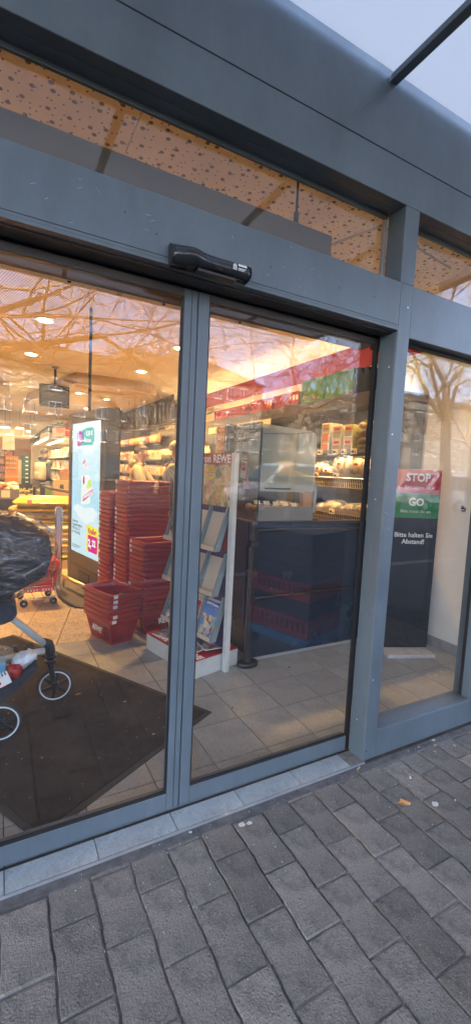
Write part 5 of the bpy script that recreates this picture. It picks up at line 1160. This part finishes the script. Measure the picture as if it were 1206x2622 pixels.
    mb.add(vs, fs).build('hair', hair, t, smooth=True)
    return t
beige = mat('beige_hoodie', (.27,.235,.165), .9, var=.1, bump=.2, bscale=40); dkc = mat('dark_coat', (.045,.042,.036), .8, var=.15, bump=.2, bscale=30)
blkj = mat('black_puffer', (.02,.02,.024), .4, var=.2, scale=8, bump=.5, bscale=14); greyt = mat('grey_trousers', (.33,.31,.27), .9, var=.1); dkt = mat('dark_trousers', (.04,.04,.045), .9, var=.1)
person('dark haired person in a beige hoodie looking down behind the basket stacks', (1.72,4.72,0), R(62), 1.72, beige, dkt, K['hair'], ((.20,-.25,1.12),(.02,-.42,1.12)), ((-.24,-.18,1.14),(-.10,-.42,1.12)), .12, True, True)
person('grey haired person in a dark coat bending at the shelf beside the stile', (1.99,4.22,0), R(75), 1.78, dkc, dkt, K['hair_grey'], ((.24,-.25,1.10),(.10,-.45,1.05)), ((-.26,-.2,1.12),(-.12,-.42,1.05)), .22, True)
px, py = 1.08, 11.5
person('person in a black puffer jacket and grey trousers reaching to the chilled shelf', (px,py,0), R(148), 1.80, blkj, greyt, K['hair'], ((.24,-.05,1.15),(.22,-.10,.95)), ((-.28,-.22,1.32),(-.22,-.50,1.46)), 0, True)
bp = thing('backpack', 'beige backpack worn by the person in the puffer jacket', 'backpack', (px,py,0), R(148))
bm_ = mat('beige_backpack', (.46,.38,.25), .8, var=.1)
MB().pillow((0,.21,1.20), (.32,.50,.26), (R(90),0,0), 10, 3).build('main_bag', bm_, bp, smooth=True); MB().pillow((0,.32,1.08), (.24,.22,.10), (R(90),0,0), 8, 3).build('front_pocket', bm_, bp, smooth=True)
for k in (1,-1): MB().tube([(.11*k,.16,1.42),(.12*k,-.05,1.46),(.13*k,-.13,1.3),(.13*k,.05,1.02)], .018, 6).build('strap', bm_, bp)

# ------------------------------------------------------------------ rear of the shop
def rear():
    # chilled shelf with arched canopy frame
    t = thing('chilled_shelf', 'brightly lit chilled wall shelf under black arched hoops', 'chilled shelf', (0,0,0))
    wm = mat('white_shelf', (.66,.64,.58), .5, var=.04); lt = glow('cool_tube', (1.0,.86,.55), .8)
    MB().box(1.62,1.70,7.9,12.6,0,1.9).build('back_panel', wm, t); MB().box(.82,1.62,12.55,12.62,0,1.9).build('end_panel', wm, t)
    for z in (.35,.72,1.02,1.30,1.58): MB().box(1.22,1.619,7.9,12.54,z-.02,z).build('shelf_board', wm, t)
    MB().box(1.2,1.619,7.9,12.54,1.94,1.97).build('top_board', wm, t)
    for x in (.85, 1.15):
        MB().box(x-.02,x+.02,8.2,11.2,1.90,1.93).build('light_tube', lt, t)
        l = bpy.data.lights.new('tube_lamp','AREA'); l.shape = 'RECTANGLE'; l.size = .08; l.size_y = 3.4; l.energy = 2.2; l.color = (1.0,.70,.34); o = bpy.data.objects.new('tube_lamp', l); COL.objects.link(o); o.parent = t; o.location = (x,9.9,1.89)
    for k in range(8):
        y = 8.3+.42*k; MB().tube([(.70,y,1.86),(.74,y,2.03),(.88,y,2.17),(1.1,y,2.24),(1.4,y,2.26),(1.62,y,2.27)], .014, 6).build('hoop', K['black'], t, smooth=True)
    MB().tube([(.70,8.2,1.86),(.70,11.4,1.86)], .016, 6).build('hoop_rail', K['black'], t)
    pals = [[(.75,.72,.6),(.2,.4,.12),(.7,.55,.2),(.6,.1,.08),(.8,.8,.78)], [(.7,.1,.06),(.75,.6,.3),(.8,.75,.6),(.2,.3,.5),(.7,.4,.1)]]
    pm = print_mat('dairy_packs', pals[0], 9, mix=1.); rs = random.Random(4); mb = MB()
    for z in (.35,.72,1.02,1.30,1.58):
        y = 7.95
        while y < 12.5:
            w = rs.uniform(.06,.11); h = rs.uniform(.12,.22); mb.box(1.26+rs.uniform(0,.03),1.5,y,y+w-.008,z,z+h); y += w
    stuff(mb.build('packed_goods', pm, t))
    # stack of red-and-kraft boxes with a basket on top
    rf = mat('red_box_side', (.55,.03,.03), .5, var=.05)
    for k in range(4):
        b = thing('kraft_box', f'kraft and red cardboard box, {["lowest","second from below","third from below","topmost"][k]} of the pile left of the totem', 'box', (1.06,7.15,.28*k), R(-20), 'kraft boxes left of the totem')
        MB().box(-.16,.12,-.15,.15,0,.277).build('carton', K['card'], b, bevel=.004); MB().box(.121,.30,-.15,.15,0,.277).build('red_end', rf, b, bevel=.004); MB().box(-.04,.03,-.1512,-.1502,.12,.2).build('printed_mark', K['ink'], b); MB().box(.16,.26,-.1512,-.1502,.02,.14).build('white_mark', K['white'], b)
    wb = thing('wicker_basket', 'small wicker basket with red cloth on top of the kraft boxes', 'basket', (1.10,7.15,1.121)); MB().lathe([(.11,0),(.15,.16),(.14,.16),(.10,.01)], n=18).build('weave', mat('wicker', (.45,.28,.1), .7, var=.3, scale=40, bump=.5), wb); MB().ell((0,0,.15),(.12,.1,.06),12,8).build('red_cloth', rf, wb, smooth=True)
    # hanging banner posters
    for k, (x, y, z, w, h) in enumerate(((1.07,9.4,2.05,.42,.36),(.70,10.9,2.05,.45,.42))):
        b = thing('hanging_poster', ['hanging poster of radishes with a red corner above the hoops','grey hanging poster behind the radish poster'][k], 'poster', (x,y,z))
        MB().box(0,w,0,.01,0,h).build('sheet', mat('pale_sheet', (.58,.52,.42) if k == 0 else (.36,.34,.28), .6, var=.1, scale=4), b); MB().tube([(w*.2,.005,h),(w*.2,.005,h+.62)], .004, 5).build('hanger', K['ink'], b)
        if k == 0:
            MB().prism_y([(.16+.09*math.cos(R(a)),.16+.09*math.sin(R(a))) for a in range(0,360,20)], -.004,-.001).build('radish_picture', mat('radish', (.62,.30,.22), .5, var=.1), b); MB().prism_y([(.13,.24),(.06,.32),(.12,.33),(.15,.27),(.2,.34),(.24,.32),(.18,.24)], -.005,-.002).build('leaf_picture', mat('radish_leaf', (.12,.3,.06), .5), b)
            MB().prism_y([(.28,0.02),(.42,.02),(.42,.34),(.30,.34),(.27,.26)], -.004,-.001).build('red_corner', K['ink_r'], b); text('poster_lettering', 'Rettich', .05, K['ink_w'], b, (.35,-.005,.15), bold=.001)
    # produce and flower tables
    def table(label, x, y, w, d, z, m, nm='produce_table'):
        b = thing(nm, label, 'display table', (x,y,0)); MB().box(-w/2,w/2,-d/2,d/2,z-.05,z).build('top', m, b, bevel=.004); MB().box(-w/2+.02,w/2-.02,-d/2+.02,d/2-.02,0,z-.0505).build('base', K['shelf_dark'], b)
        MB().box(-w/2,w/2,-d/2-.012,-d/2-.0005,z-.13,z+.03).build('price_rail', K['shelf_lip'], b)
        for k in range(max(2,int(w/.16))): MB().box(-w/2+.03+.16*k,-w/2+.15+.16*k,-d/2-.02,-d/2-.0125,z-.10,z+.01).build('price_tag', K['card_w'], b)
        return b
    table('low produce table with pale price tags at the left edge', -.1, 6.6, .76, .8, .95, K['shelf_lip']); table('dark flower table behind the black gate', .52, 8.0, .46, .6, .80, K['shelf_dark'], 'flower_table')
    lowt = table('dark low table beneath the flowers', .50, 7.3, .42, .4, .55, K['shelf_dark'], 'flower_table')
    rs = random.Random(8)
    veg = [mat('veg_'+str(k), c, .5, var=.2, scale=30) for k, c in enumerate(((.62,.5,.35),(.5,.12,.05),(.2,.32,.06),(.7,.55,.06),(.45,.3,.16),(.75,.7,.6)))]
    def heap(nm, label, cat, x0, x1, y0, y1, z, n, r, mats):
        for i, m in enumerate(mats):
            mb = MB()
            for k in range(n): mb.ell((rs.uniform(x0,x1), rs.uniform(y0,y1), z+rs.uniform(0,r*1.6)), (r*rs.uniform(.6,1.2),r*rs.uniform(.6,1.2),r*rs.uniform(.5,1)), 7, 5, (0,0,rs.uniform(0,3)))
            stuff(tag(mb.build(nm, m, smooth=True), label[i] if isinstance(label, list) else label, cat))
    heap('vegetables', ['pale vegetables heaped on the low produce table','dark red vegetables heaped on the low produce table','cream packets heaped on the low produce table'], 'vegetables', -.45,.24,6.3,6.95,.96,26,.05,[veg[0],veg[1],veg[5]])
    heap('flowers', ['yellow flowers on the dark flower table','small pink flowers on the dark flower table','green leaves on the dark flower table'], 'flowers', .32,.72,7.8,8.25,.82,16,.035,[veg[3],mat('pink_flower',(.6,.2,.22),.6),veg[2]])
    gr = MB()
    for k in range(160):
        x, y = rs.uniform(.62,.80), rs.uniform(6.25,6.6); h = rs.uniform(.25,.45); gr.bar((x,y,.55),(x+rs.uniform(-.05,.05),y+rs.uniform(-.05,.05),.55+h),.006,.003)
    stuff(tag(gr.build('chives', veg[2]), 'upright green chives bundle beside the black gate', 'herbs'))
    cr_ = thing('herb_crate', 'brown crate holding the upright chives', 'crate', (.71,6.42,.0)); MB().box(-.12,.12,-.2,.2,0,.56).build('carton', K['card'], cr_, bevel=.005)
    # dark table goods in jars
    for k in range(6):
        j = thing('glass_vase', f'small vase on the dark low table, {["first","second","third","fourth","fifth","sixth"][k]} from the left', 'vase', (.34+.065*k,7.16,.551), 0, 'vases on the low flower table'); MB().lathe([(.02,0),(.024,.10),(.018,.13)], n=10).build('vessel', veg[5] if k % 2 else veg[4], j)
    pot = MB().ell((0,0,0),(.16,.12,.07),14,8,noise=.06).build('potato_sack', veg[4], smooth=True, loc=(.28,6.0,.68)); tag(pot, 'brown sack lying behind the rain cover of the pushchair', 'sack')
    st_ = thing('sack_stand', 'dark stand carrying the brown sack', 'stand', (.28,6.0,0)); MB().box(-.25,.25,-.2,.2,0,.60).build('body', K['shelf_dark'], st_)
    # gate
    g = thing('entry_gate', 'black post gate with a dark bar ahead of the totem', 'gate', (.60,6.0,0)); MB().box(-.035,.035,-.035,.035,0,1.09).build('post', K['black'], g, bevel=.006)
    MB().tube([(0,0,1.05),(.14,-.5,1.03),(.31,-.9,1.02)], .024, 8).build('gate_bar', K['bronze'], g, smooth=True); MB().tube([(-.02,0,1.06),(-.11,.02,1.04),(-.13,.02,.6)], .02, 8).build('gate_hoop', K['black'], g)
    # green crate tower, orange display, red shelf
    gt = mat('green_crate_tower', (.05,.12,.07), .5, var=.06); wl = K['ink_w']
    for k in range(7):
        c = thing('green_box', f'dark green box, {["lowest","second from below","third from below","fourth from below","fifth from below","sixth from below","topmost"][k]} of the tower by the far wall', 'box', (.66,12.0,.82+.113*k), 0, 'dark green boxes in the far tower')
        MB().box(-.11,.11,-.1,.1,0,.111).build('carton', gt, c, bevel=.003); MB().box(-.02,.05,-.1012,-.1002,.04,.075).build('white_print', wl, c)
    MB().box(-.16,.16,-.14,.14,0,.815).build('x', K['shelf_dark'], loc=(.66,12.0,0)); tag_o = COL.objects[-1]; tag_o.name = 'box_stand'; tag(tag_o, 'dark stand under the green box tower', 'stand')
    od = thing('orange_display', 'orange cardboard display full of small packs by the far shelf', 'display', (.30,12.0,0)); om = mat('orange_card', (.78,.26,.02), .5, var=.06)
    MB().box(-.16,.16,-.1,.1,0,1.57).build('board', om, od); 
    for z in (1.22,1.35,1.47): 
        MB().box(-.14,.14,-.16,-.101,z-.012,z).build('shelf', om, od)
        for k in range(6): MB().box(-.13+.045*k,-.10+.045*k,-.15,-.11,z,z+.05).build('pack', veg[3] if k % 2 else K['card_w'], od)
    rsx = thing('red_goods_shelf', 'tall far shelf packed with red and pink goods at the left edge', 'shelf', (-.35,12.6,0)); MB().box(-1.2,.75,0,.4,0,1.75).build('body', K['shelf_lip'], rsx)
    mb = MB()
    for z in (.9,1.12,1.34,1.56):
        x = -1.15
        while x < .7: w = rs.uniform(.05,.10); mb.box(x,x+w-.01,-.15,-.002,z,z+rs.uniform(.12,.19)); x += w
    stuff(mb.build('packed_goods', print_mat('red_packs', pals[1], 11, mix=1.), rsx))
    # more goods mass along the back, ceiling tubes
    for k, (x, y, z, l) in enumerate(((.15,12.5,2.35,.22),(.55,13.4,2.42,.2),(-.2,13.2,2.28,.25),(.3,14.2,2.25,.2),(.85,13.6,2.36,.2))):
        f_ = thing('ceiling_tube', f'slim lit tube lamp below the far ceiling, {["nearest","second","leftmost","farthest","rightmost"][k]} of the group', 'lamp', (x,y,z), 0, 'far tube lamps'); MB().box(-l/2,l/2,-.06,.06,0,.03).build('diffuser', lt, f_); MB().box(-l/2-.01,l/2+.01,-.065,.065,.031,.05).build('housing', wm, f_)
        MB().tube([(0,0,.05),(0,0,3.1-z)], .004, 5).build('wire', K['ink'], f_)
    for x in (-.6,.3,1.3):
        l = bpy.data.lights.new('far_lamp','AREA'); l.size = 1.0; l.energy = 6; l.color = (1.0,.60,.25); o = bpy.data.objects.new('far_lamp', l); COL.objects.link(o); o.location = (x,13.0,2.95)
    bw = thing('far_wall_unit', 'far wall with pale door frames and dark windows', 'wall unit', (0,14.6,0)); MB().box(-2.5,2.2,0,.3,0,2.5).build('body', K['cream'], bw)
    for x in (-.4,.45): MB().box(x,x+.5,-.012,-.001,1.5,2.2).build('dark_window', mat('brown_glass', (.2,.12,.07), .3, var=.1), bw); MB().box(x-.08,x-.005,-.03,-.001,0,2.4).build('pale_frame', wm, bw)
    # mural, hanging bags and shelf on the right
    mu = thing('vegetable_mural', 'large printed mural of leeks and vegetables above the far shelf', 'mural', (3.44,8.0,2.42)); MB().box(0,.02,0,5.4,0,.68).build('board', mat('dark_print', (.06,.05,.03), .5, var=.4, scale=3), mu)
    lk = [mat('leek_white', (.26,.24,.15), .5, var=.2, scale=8), mat('leek_green', (.10,.13,.035), .5, var=.3, scale=8), mat('rhubarb', (.22,.09,.06), .5, var=.2, scale=8)]
    for k in range(26):
        y = .1+.2*k+rs.uniform(-.08,.08); a = rs.uniform(-.35,.45); h = rs.uniform(.4,.66); w_ = rs.uniform(.03,.07)
        MB().prism_x([(y,.0),(y+w_,.0),(y+w_*1.1+a*.5,h*.55),(y+w_*.5+a,h),(y+a*.5,h*.5)], -.003-.0006*(k%5), -.001).build('leek_picture', lk[(k*7//3)%2] if k < 17 else lk[2], mu)
    rb = thing('bag_rail', 'chrome rail carrying colourful hanging bags over the far shelf', 'rail', (0,0,0)); MB().tube([(3.2,6.3,2.36),(3.2,9.6,2.36),(3.2,13,2.36)], .012, 6).build('tube', K['steel'], rb)
    bc_ = [(.62,.26,.05),(.55,.35,.12),(.42,.05,.06),(.12,.16,.2),(.6,.3,.08),(.5,.28,.1)]
    for k in range(14):
        b = thing('hanging_bag', f'hanging produce bag, {ORD[k] if k else "first"} from the near end of the chrome rail', 'bag', (3.2,8.3+.30*k,2.33), 0, 'bags on the chrome rail'); MB().pillow((0,0,-.22), (.20,.42,.14), (0,R(90),0), 8, 3).build('bag', mat('bag_colour_'+str(k), bc_[k%6], .5, var=.2, scale=9), b, smooth=True); MB().tube([(0,0,0),(0,0,-.04)], .006, 5).build('hook', K['steel'], b)
    gs = thing('grocery_shelf', 'dark grocery shelf with white bottles behind the two shoppers', 'shelf', (3.0,0,0)); MB().box(.35,.39,5.2,13,0,2.2).build('back_panel', K['shelf_dark'], gs)
    for z in (.6,.95,1.28,1.62): MB().box(0,.349,5.2,13,z-.03,z).build('shelf_board', K['shelf_lip'], gs)
    mb = MB()
    for z in (.6,.95,1.28,1.62):
        y = 5.25
        while y < 12.9: w = rs.uniform(.07,.12); mb.lathe([(w*.42,z),(w*.42,z+.15),(w*.2,z+.19),(w*.2,z+.22)], (.09,y,0), 8); y += w*1.08
    stuff(mb.build('bottles', print_mat('bottle_labels', [(.7,.68,.6),(.66,.5,.2),(.2,.25,.3),(.6,.12,.06),(.75,.72,.66)], 5, mix=1.), gs))
    MB().box(-.14,-.08,5.5,11.5,2.30,2.34).build('light_box', K['shelf_dark'], gs)
    l = bpy.data.lights.new('shelf_lamp','AREA'); l.shape='RECTANGLE'; l.size = .1; l.size_y = 6; l.energy = 4; l.color = (1.0,.58,.22); o = bpy.data.objects.new('shelf_lamp', l); COL.objects.link(o); o.parent = gs; o.location = (-.12,8.5,2.28); o.rotation_euler = (0,R(-25),0)
rear()
# ------------------------------------------------------------------ the street behind the camera (seen mirrored in the glass)
def crate_dolly():
    d = thing('crate_dolly', 'blue dolly with a tall dark push bar on the pavement', 'dolly', (2.21,-1.17,0), R(-18.5)); bl = mat('blue_plastic', (.05,.24,.5), .45, var=.1)
    MB().box(-.30,.30,-.31,.31,.10,.165).build('deck', bl, d, bevel=.01)
    for x in (-.24,.24):
        for y in (-.25,.25): MB().lathe([(.02,-.015),(.05,-.013),(.05,.013),(.02,.015)], (x,y,.05), 14, 'Y').build('wheel', K['rubber'], d)
    for x in (-.3,.3): MB().tube([(x,-.33,.12),(x,-.33,1.15)], .014, 8).build('push_bar', bl, d)
    mr, dk = mat('dull_red_crate', (.40,.045,.04), .5, var=.1), mat('dark_crate', (.03,.035,.045), .5, var=.1)
    z = .166
    for k, (h, m, nm) in enumerate(((.155,mr,'dull red'),(.135,dk,'dark'),(.145,mr,'dull red'),(.12,dk,'dark'),(.13,dk,'dark'),(.13,dk,'dark'))):
        c = thing('stacked_crate', f'{nm} plastic crate on the dolly, {["lowest","second from below","third from below","fourth from below","fifth from below","topmost"][k]} of the pile', 'crate', (2.21,-1.17,z), R(-18.5), 'crates on the blue dolly')
        MB().box(-.28,.28,-.29,.29,0,.018).build('floor', m, c); MB().box(-.295,.295,-.305,.305,h-.028,h-.002).build('rim', m, c, bevel=.004)
        for x in (-.28,.27):
            MB().box(x,x+.01,-.29,.29,.0185,.045).build('wall', m, c)
            if m is dk: MB().box(x+.002,x+.008,-.285,.285,.0455,h-.0285).build('side_panel', m, c)
            for q in range(12 if m is mr else 0): MB().box(x,x+.01,-.285+.05*q,-.262+.05*q,.0455,h-.0285).build('rib', m, c)
        for y in (-.29,.28):
            MB().box(-.27,.27,y,y+.01,.0185,.045).build('wall', m, c)
            if m is dk: MB().box(-.265,.265,y+.002,y+.008,.0455,h-.0285).build('side_panel', m, c)
            for q in range(11 if m is mr else 0): MB().box(-.265+.05*q,-.242+.05*q,y,y+.01,.0455,h-.0285).build('rib', m, c)
        z += h
crate_dolly()
def car(label, x, y, rz, col):
    t = thing('parked_van', label, 'van', (x,y,-.155), rz); m = mat('car_paint_'+label[:6], col, .25, .3, var=.03, coat=.6)
    prof = [(-2.3,.45),(-2.32,.75),(-2.2,.95),(-1.35,1.18),(-.55,1.95),(-.3,2.06),(1.9,2.1),(2.2,1.95),(2.3,1.1),(2.3,.45)]
    MB().prism_y(prof, -.95, .95).build('body', m, t, bevel=.09, seg=3)
    gl = mat('dark_car_glass', (.06,.08,.09), .08, var=0)
    for y_ in (-.953, .953):
        s = -1 if y_ < 0 else 1
        MB().prism_y([(-1.15,1.2),(-.52,1.85),(-.1,1.93),(-.1,1.2)], min(y_,y_+s*.008), max(y_,y_+s*.008)).build('side_window', gl, t); MB().prism_y([(.02,1.2),(.02,1.93),(1.0,1.95),(1.0,1.2)], min(y_,y_+s*.008), max(y_,y_+s*.008)).build('side_window', gl, t); MB().prism_y([(1.1,1.2),(1.1,1.95),(2.0,1.9),(2.05,1.2)], min(y_,y_+s*.008), max(y_,y_+s*.008)).build('side_window', gl, t)
        MB().ell((-1.05,y_+s*.1,1.25),(.09,.08,.11),10,8).build('mirror', m, t, smooth=True)
        for x_ in (-1.45,1.4):
            w = MB().lathe([(.2,-.11),(.32,-.11),(.34,-.06),(.34,.06),(.32,.11),(.2,.11)], (x_,y_-s*.06,.34), 24, 'Y').build('wheel', K['rubber'], t); MB().lathe([(.19,-.115),(.19,.115)], (x_,y_-s*.06,.34), 16, 'Y').build('rim', K['alu'], w)
        MB().box(-.09,-.085,min(y_,y_+s*.004),max(y_,y_+s*.004),.6,1.9).build('door_seam', K['ink'], t)
    a = Vector((-1.30,0,1.23)); b = Vector((-.58,0,1.93)); n = Vector((-.7,0,.72)).normalized()*.012
    MB().quad(a+n+Vector((0,-.82,0)), a+n+Vector((0,.82,0)), b+n+Vector((0,.76,0)), b+n+Vector((0,-.76,0))).build('windscreen', gl, t)
    for y_ in (-.68,.68): MB().ell((-2.27,y_,.82),(.06,.18,.10),10,8).build('headlight', K['white'], t, smooth=True)
    return t
car('silver van parked across the street', 10.6, -13.8, R(2), (.55,.57,.58)); car('white van parked far along the street', 20.5, -14.2, R(-1), (.7,.7,.7))

def house(label, x0, x1, yf, depth, eave, roof, wall, roofc, floors, ncol, wz=1.5, hip=0., ground=3.4, chim=True):
    t = thing('town_house', label, 'building', ((x0+x1)/2, yf, -.1)); w = (x1-x0)/2
    wm = mat('facade_'+str(int(x0)), wall, .85, var=.1, scale=.6); rm = mat('roof_'+str(int(x0)), roofc, .8, var=.15, scale=2); gl = mat('window_glass_'+str(int(x0)), (.10,.12,.14), .08, var=.1, scale=.4); fm = K['white']
    MB().box(-w,w,-depth,0,0,eave).build('wall', wm, t)
    o = MB(); o.add([(-w-.3,.4,eave),(w+.3,.4,eave),(w+.3,-depth-.4,eave),(-w-.3,-depth-.4,eave),(-w-.3+hip*.0,-depth*.35,roof),(w+.3-hip,-depth*.35,roof),(w+.3-hip,-depth*.65,roof),(-w-.3,-depth*.65,roof)], [(0,1,5,4),(1,2,6,5),(2,3,7,6),(3,0,4,7),(4,5,6,7),(3,2,1,0)])
    r_ = o.build('roof', rm, t)
    if chim: MB().box(-w*.3,-w*.3+.8,-depth*.5,-depth*.5+.8,roof-.5,roof+1.2).build('chimney', wm, r_); MB().box(w*.4,w*.4+.6,-depth*.5,-depth*.5+.6,roof-.5,roof+1.0).build('chimney', wm, r_)
    fh = (eave-ground)/floors
    for f_ in range(floors):
        z = ground+fh*f_+fh*.28; h = fh*.52
        for c in range(ncol):
            cx = -w+2*w*(c+.5)/ncol; ww = min(1.5, 2*w/ncol*.55)/2
            k = MB().box(cx-ww,cx+ww,.0,.03,z,z+h).build('window', fm, t)
            for q in (-1,1): MB().box(cx+(-ww+.06 if q < 0 else .04),cx+(-.04 if q < 0 else ww-.06),.0305,.045,z+.07,z+h-.07).build('pane', gl, k)
            MB().box(cx-ww-.08,cx+ww+.08,.0,.14,z-.09,z-.001).build('sill', fm, k)
    MB().box(-w,w,0,.06,ground-.35,ground-.1).build('cornice', wm, t)
    for c in range(max(2,ncol//2)):
        cx = -w+2*w*(c+.5)/max(2,ncol//2); k = MB().box(cx-1.1,cx+1.1,.0,.04,.3,ground-.6).build('shop_window', K['shelf_dark'], t); MB().box(cx-1.0,cx+1.0,.0405,.055,.4,ground-.7).build('pane', gl, k)
    return t
house('low beige town house with a long dark roof opposite the shop', -14, 12.6, -45, 11, 10.4, 13.7, (.20,.17,.14), (.06,.06,.05), 3, 12)
house('taller town house with a steep hipped roof opposite the shop', 12.8, 28.5, -45, 11, 12.2, 15.0, (.20,.18,.155), (.05,.055,.05), 3, 9, hip=6)
house('pale apartment block far along the street', 76, 104, -62, 13, 18.2, 20.8, (.20,.19,.18), (.10,.08,.065), 5, 9)
house('grey apartment block beside the pale one', 54, 75.6, -64, 13, 16.6, 18.6, (.17,.18,.20), (.07,.085,.085), 5, 7)
house('low shop building in the gap between the town houses', 28.8, 54, -52, 9, 9.5, 12.5, (.16,.145,.125), (.1,.07,.06), 1, 8)

def bare_tree(label, x, y, h, r0, seed, spread=.55, lean=(0,0), fork=.28, depth=6, twig=1.0, limbs=None, thick=1.0):
    rs = random.Random(seed); t = thing('bare_tree', label, 'tree', (x,y,-.15)); tr, cr = MB(), MB()
    bark = mat('bark_'+str(seed), (.27,.21,.155), .9, var=.3, scale=8, bump=.4, bscale=30)
    def grow(p, d, L_, r, lv):
        n = 4 if lv < 3 else 3; pts = [p]; rad = [r]; q = Vector(p); dd = Vector(d)
        for i in range(n):
            w_ = .03 if lv == 0 else (.13 if lv < 3 else .2); dd = (dd + Vector((rs.gauss(0,w_),rs.gauss(0,w_),rs.gauss(0,w_*.8)+(.03 if lv > 1 else 0)))).normalized(); q = q + dd*L_/n; pts.append(q.copy()); rad.append(r*(1-.45*(i+1)/n))
        (tr if lv == 0 else cr).tube(pts, rad, 8 if lv < 2 else (5 if lv < 4 else 3))
        if lv >= depth: return
        if lv == 0 and limbs:
            for k, (dx, dy, dz, ln) in enumerate(limbs): grow(pts[-1 if k % 2 else -2], Vector((dx,dy,dz)).normalized(), ln, r*.34, 1)
            return
        nb = (3,4,4,4,4,3,3)[lv]
        for b in range(nb):
            k = 1.0 if b == 0 else rs.uniform(.35,1.0); i = min(n, max(1, int(round(k*n)))); base = pts[i]
            axis = dd.orthogonal().normalized(); axis.rotate(Matrix.Rotation(rs.uniform(0,6.28), 3, dd)); ang = rs.uniform(.25,.5) if b == 0 else rs.uniform(.5,1.0)*(.8+spread*.5)
            nd = dd.copy(); nd.rotate(Matrix.Rotation(ang, 3, axis)); nd.z = nd.z*(1-.25*spread)+.06; nd.normalize()
            grow(base, nd, L_*rs.uniform(.60,.82)*(1.15 if lv == 0 else 1), max(.0042*twig, rad[i]*rs.uniform(.5,.72)*thick), lv+1)
    grow(Vector((0,0,0)), Vector((lean[0],lean[1],1)).normalized(), h*fork, r0, 0)
    tr.build('trunk', bark, t, smooth=True); o = cr.build('crown', bark, t, smooth=True)
    return t
bare_tree('big bare street tree with a forked trunk right of the entrance', 13.2, -7.8, 13, .22, 5, .6, (.0,0), .36, 6, limbs=[(-.6,.1,1,4.2),(.45,.2,1,4.4),(-.15,-.4,1,4.0),(-1,.0,.75,4.0),(.9,-.2,.8,3.6)])
bare_tree('bare street tree with wide low limbs left of the entrance', -2.2, -8.6, 12, .26, 12, .9, (.05,.0), .30, 6, limbs=[(1,.1,.36,4.4),(1,-.35,.22,4.2),(.7,.35,.6,3.8),(.5,-.2,.9,3.6),(-.8,0,.7,3.4),(.2,-.8,.6,3.2)])
bare_tree('bare street tree further back across the road', 17.0, -19.5, 13, .24, 23, .6, (0,0), .26, 6, 2.6, thick=1.35)
bare_tree('slim bare tree before the hipped house', 8.5, -24, 12, .2, 31, .6, (0,0), .26, 6, 3.0, thick=1.35)
bare_tree('wide bare tree standing before the low dark house', 9.5, -11.5, 11, .17, 71, .7, (0,0), .33, 6, limbs=[(-.9,.1,.6,3.2),(.9,.1,.6,3.2),(.2,.4,1,3.2),(-.3,-.3,1,3.4)], twig=1.6, thick=1.25)
bare_tree('bare tree far along the right of the street', 29, -17, 14, .25, 44, .6, (0,0), .3, 6, 3.0, thick=1.3)

# ------------------------------------------------------------------ lettering becomes mesh
def fonts_to_mesh():
    fs = [o for o in SC.objects if o.type == 'FONT']; bpy.context.view_layer.update(); dg = bpy.context.evaluated_depsgraph_get()
    for o in fs:
        me = bpy.data.meshes.new_from_object(o.evaluated_get(dg)); nm = o.name; n = bpy.data.objects.new(nm.split('.')[0], me); COL.objects.link(n)
        n.parent = o.parent; n.matrix_basis = o.matrix_basis.copy()
        if not me.materials: me.materials.append(o.data.materials[0])
        bpy.data.objects.remove(o, do_unlink=True); n.name = nm
fonts_to_mesh()
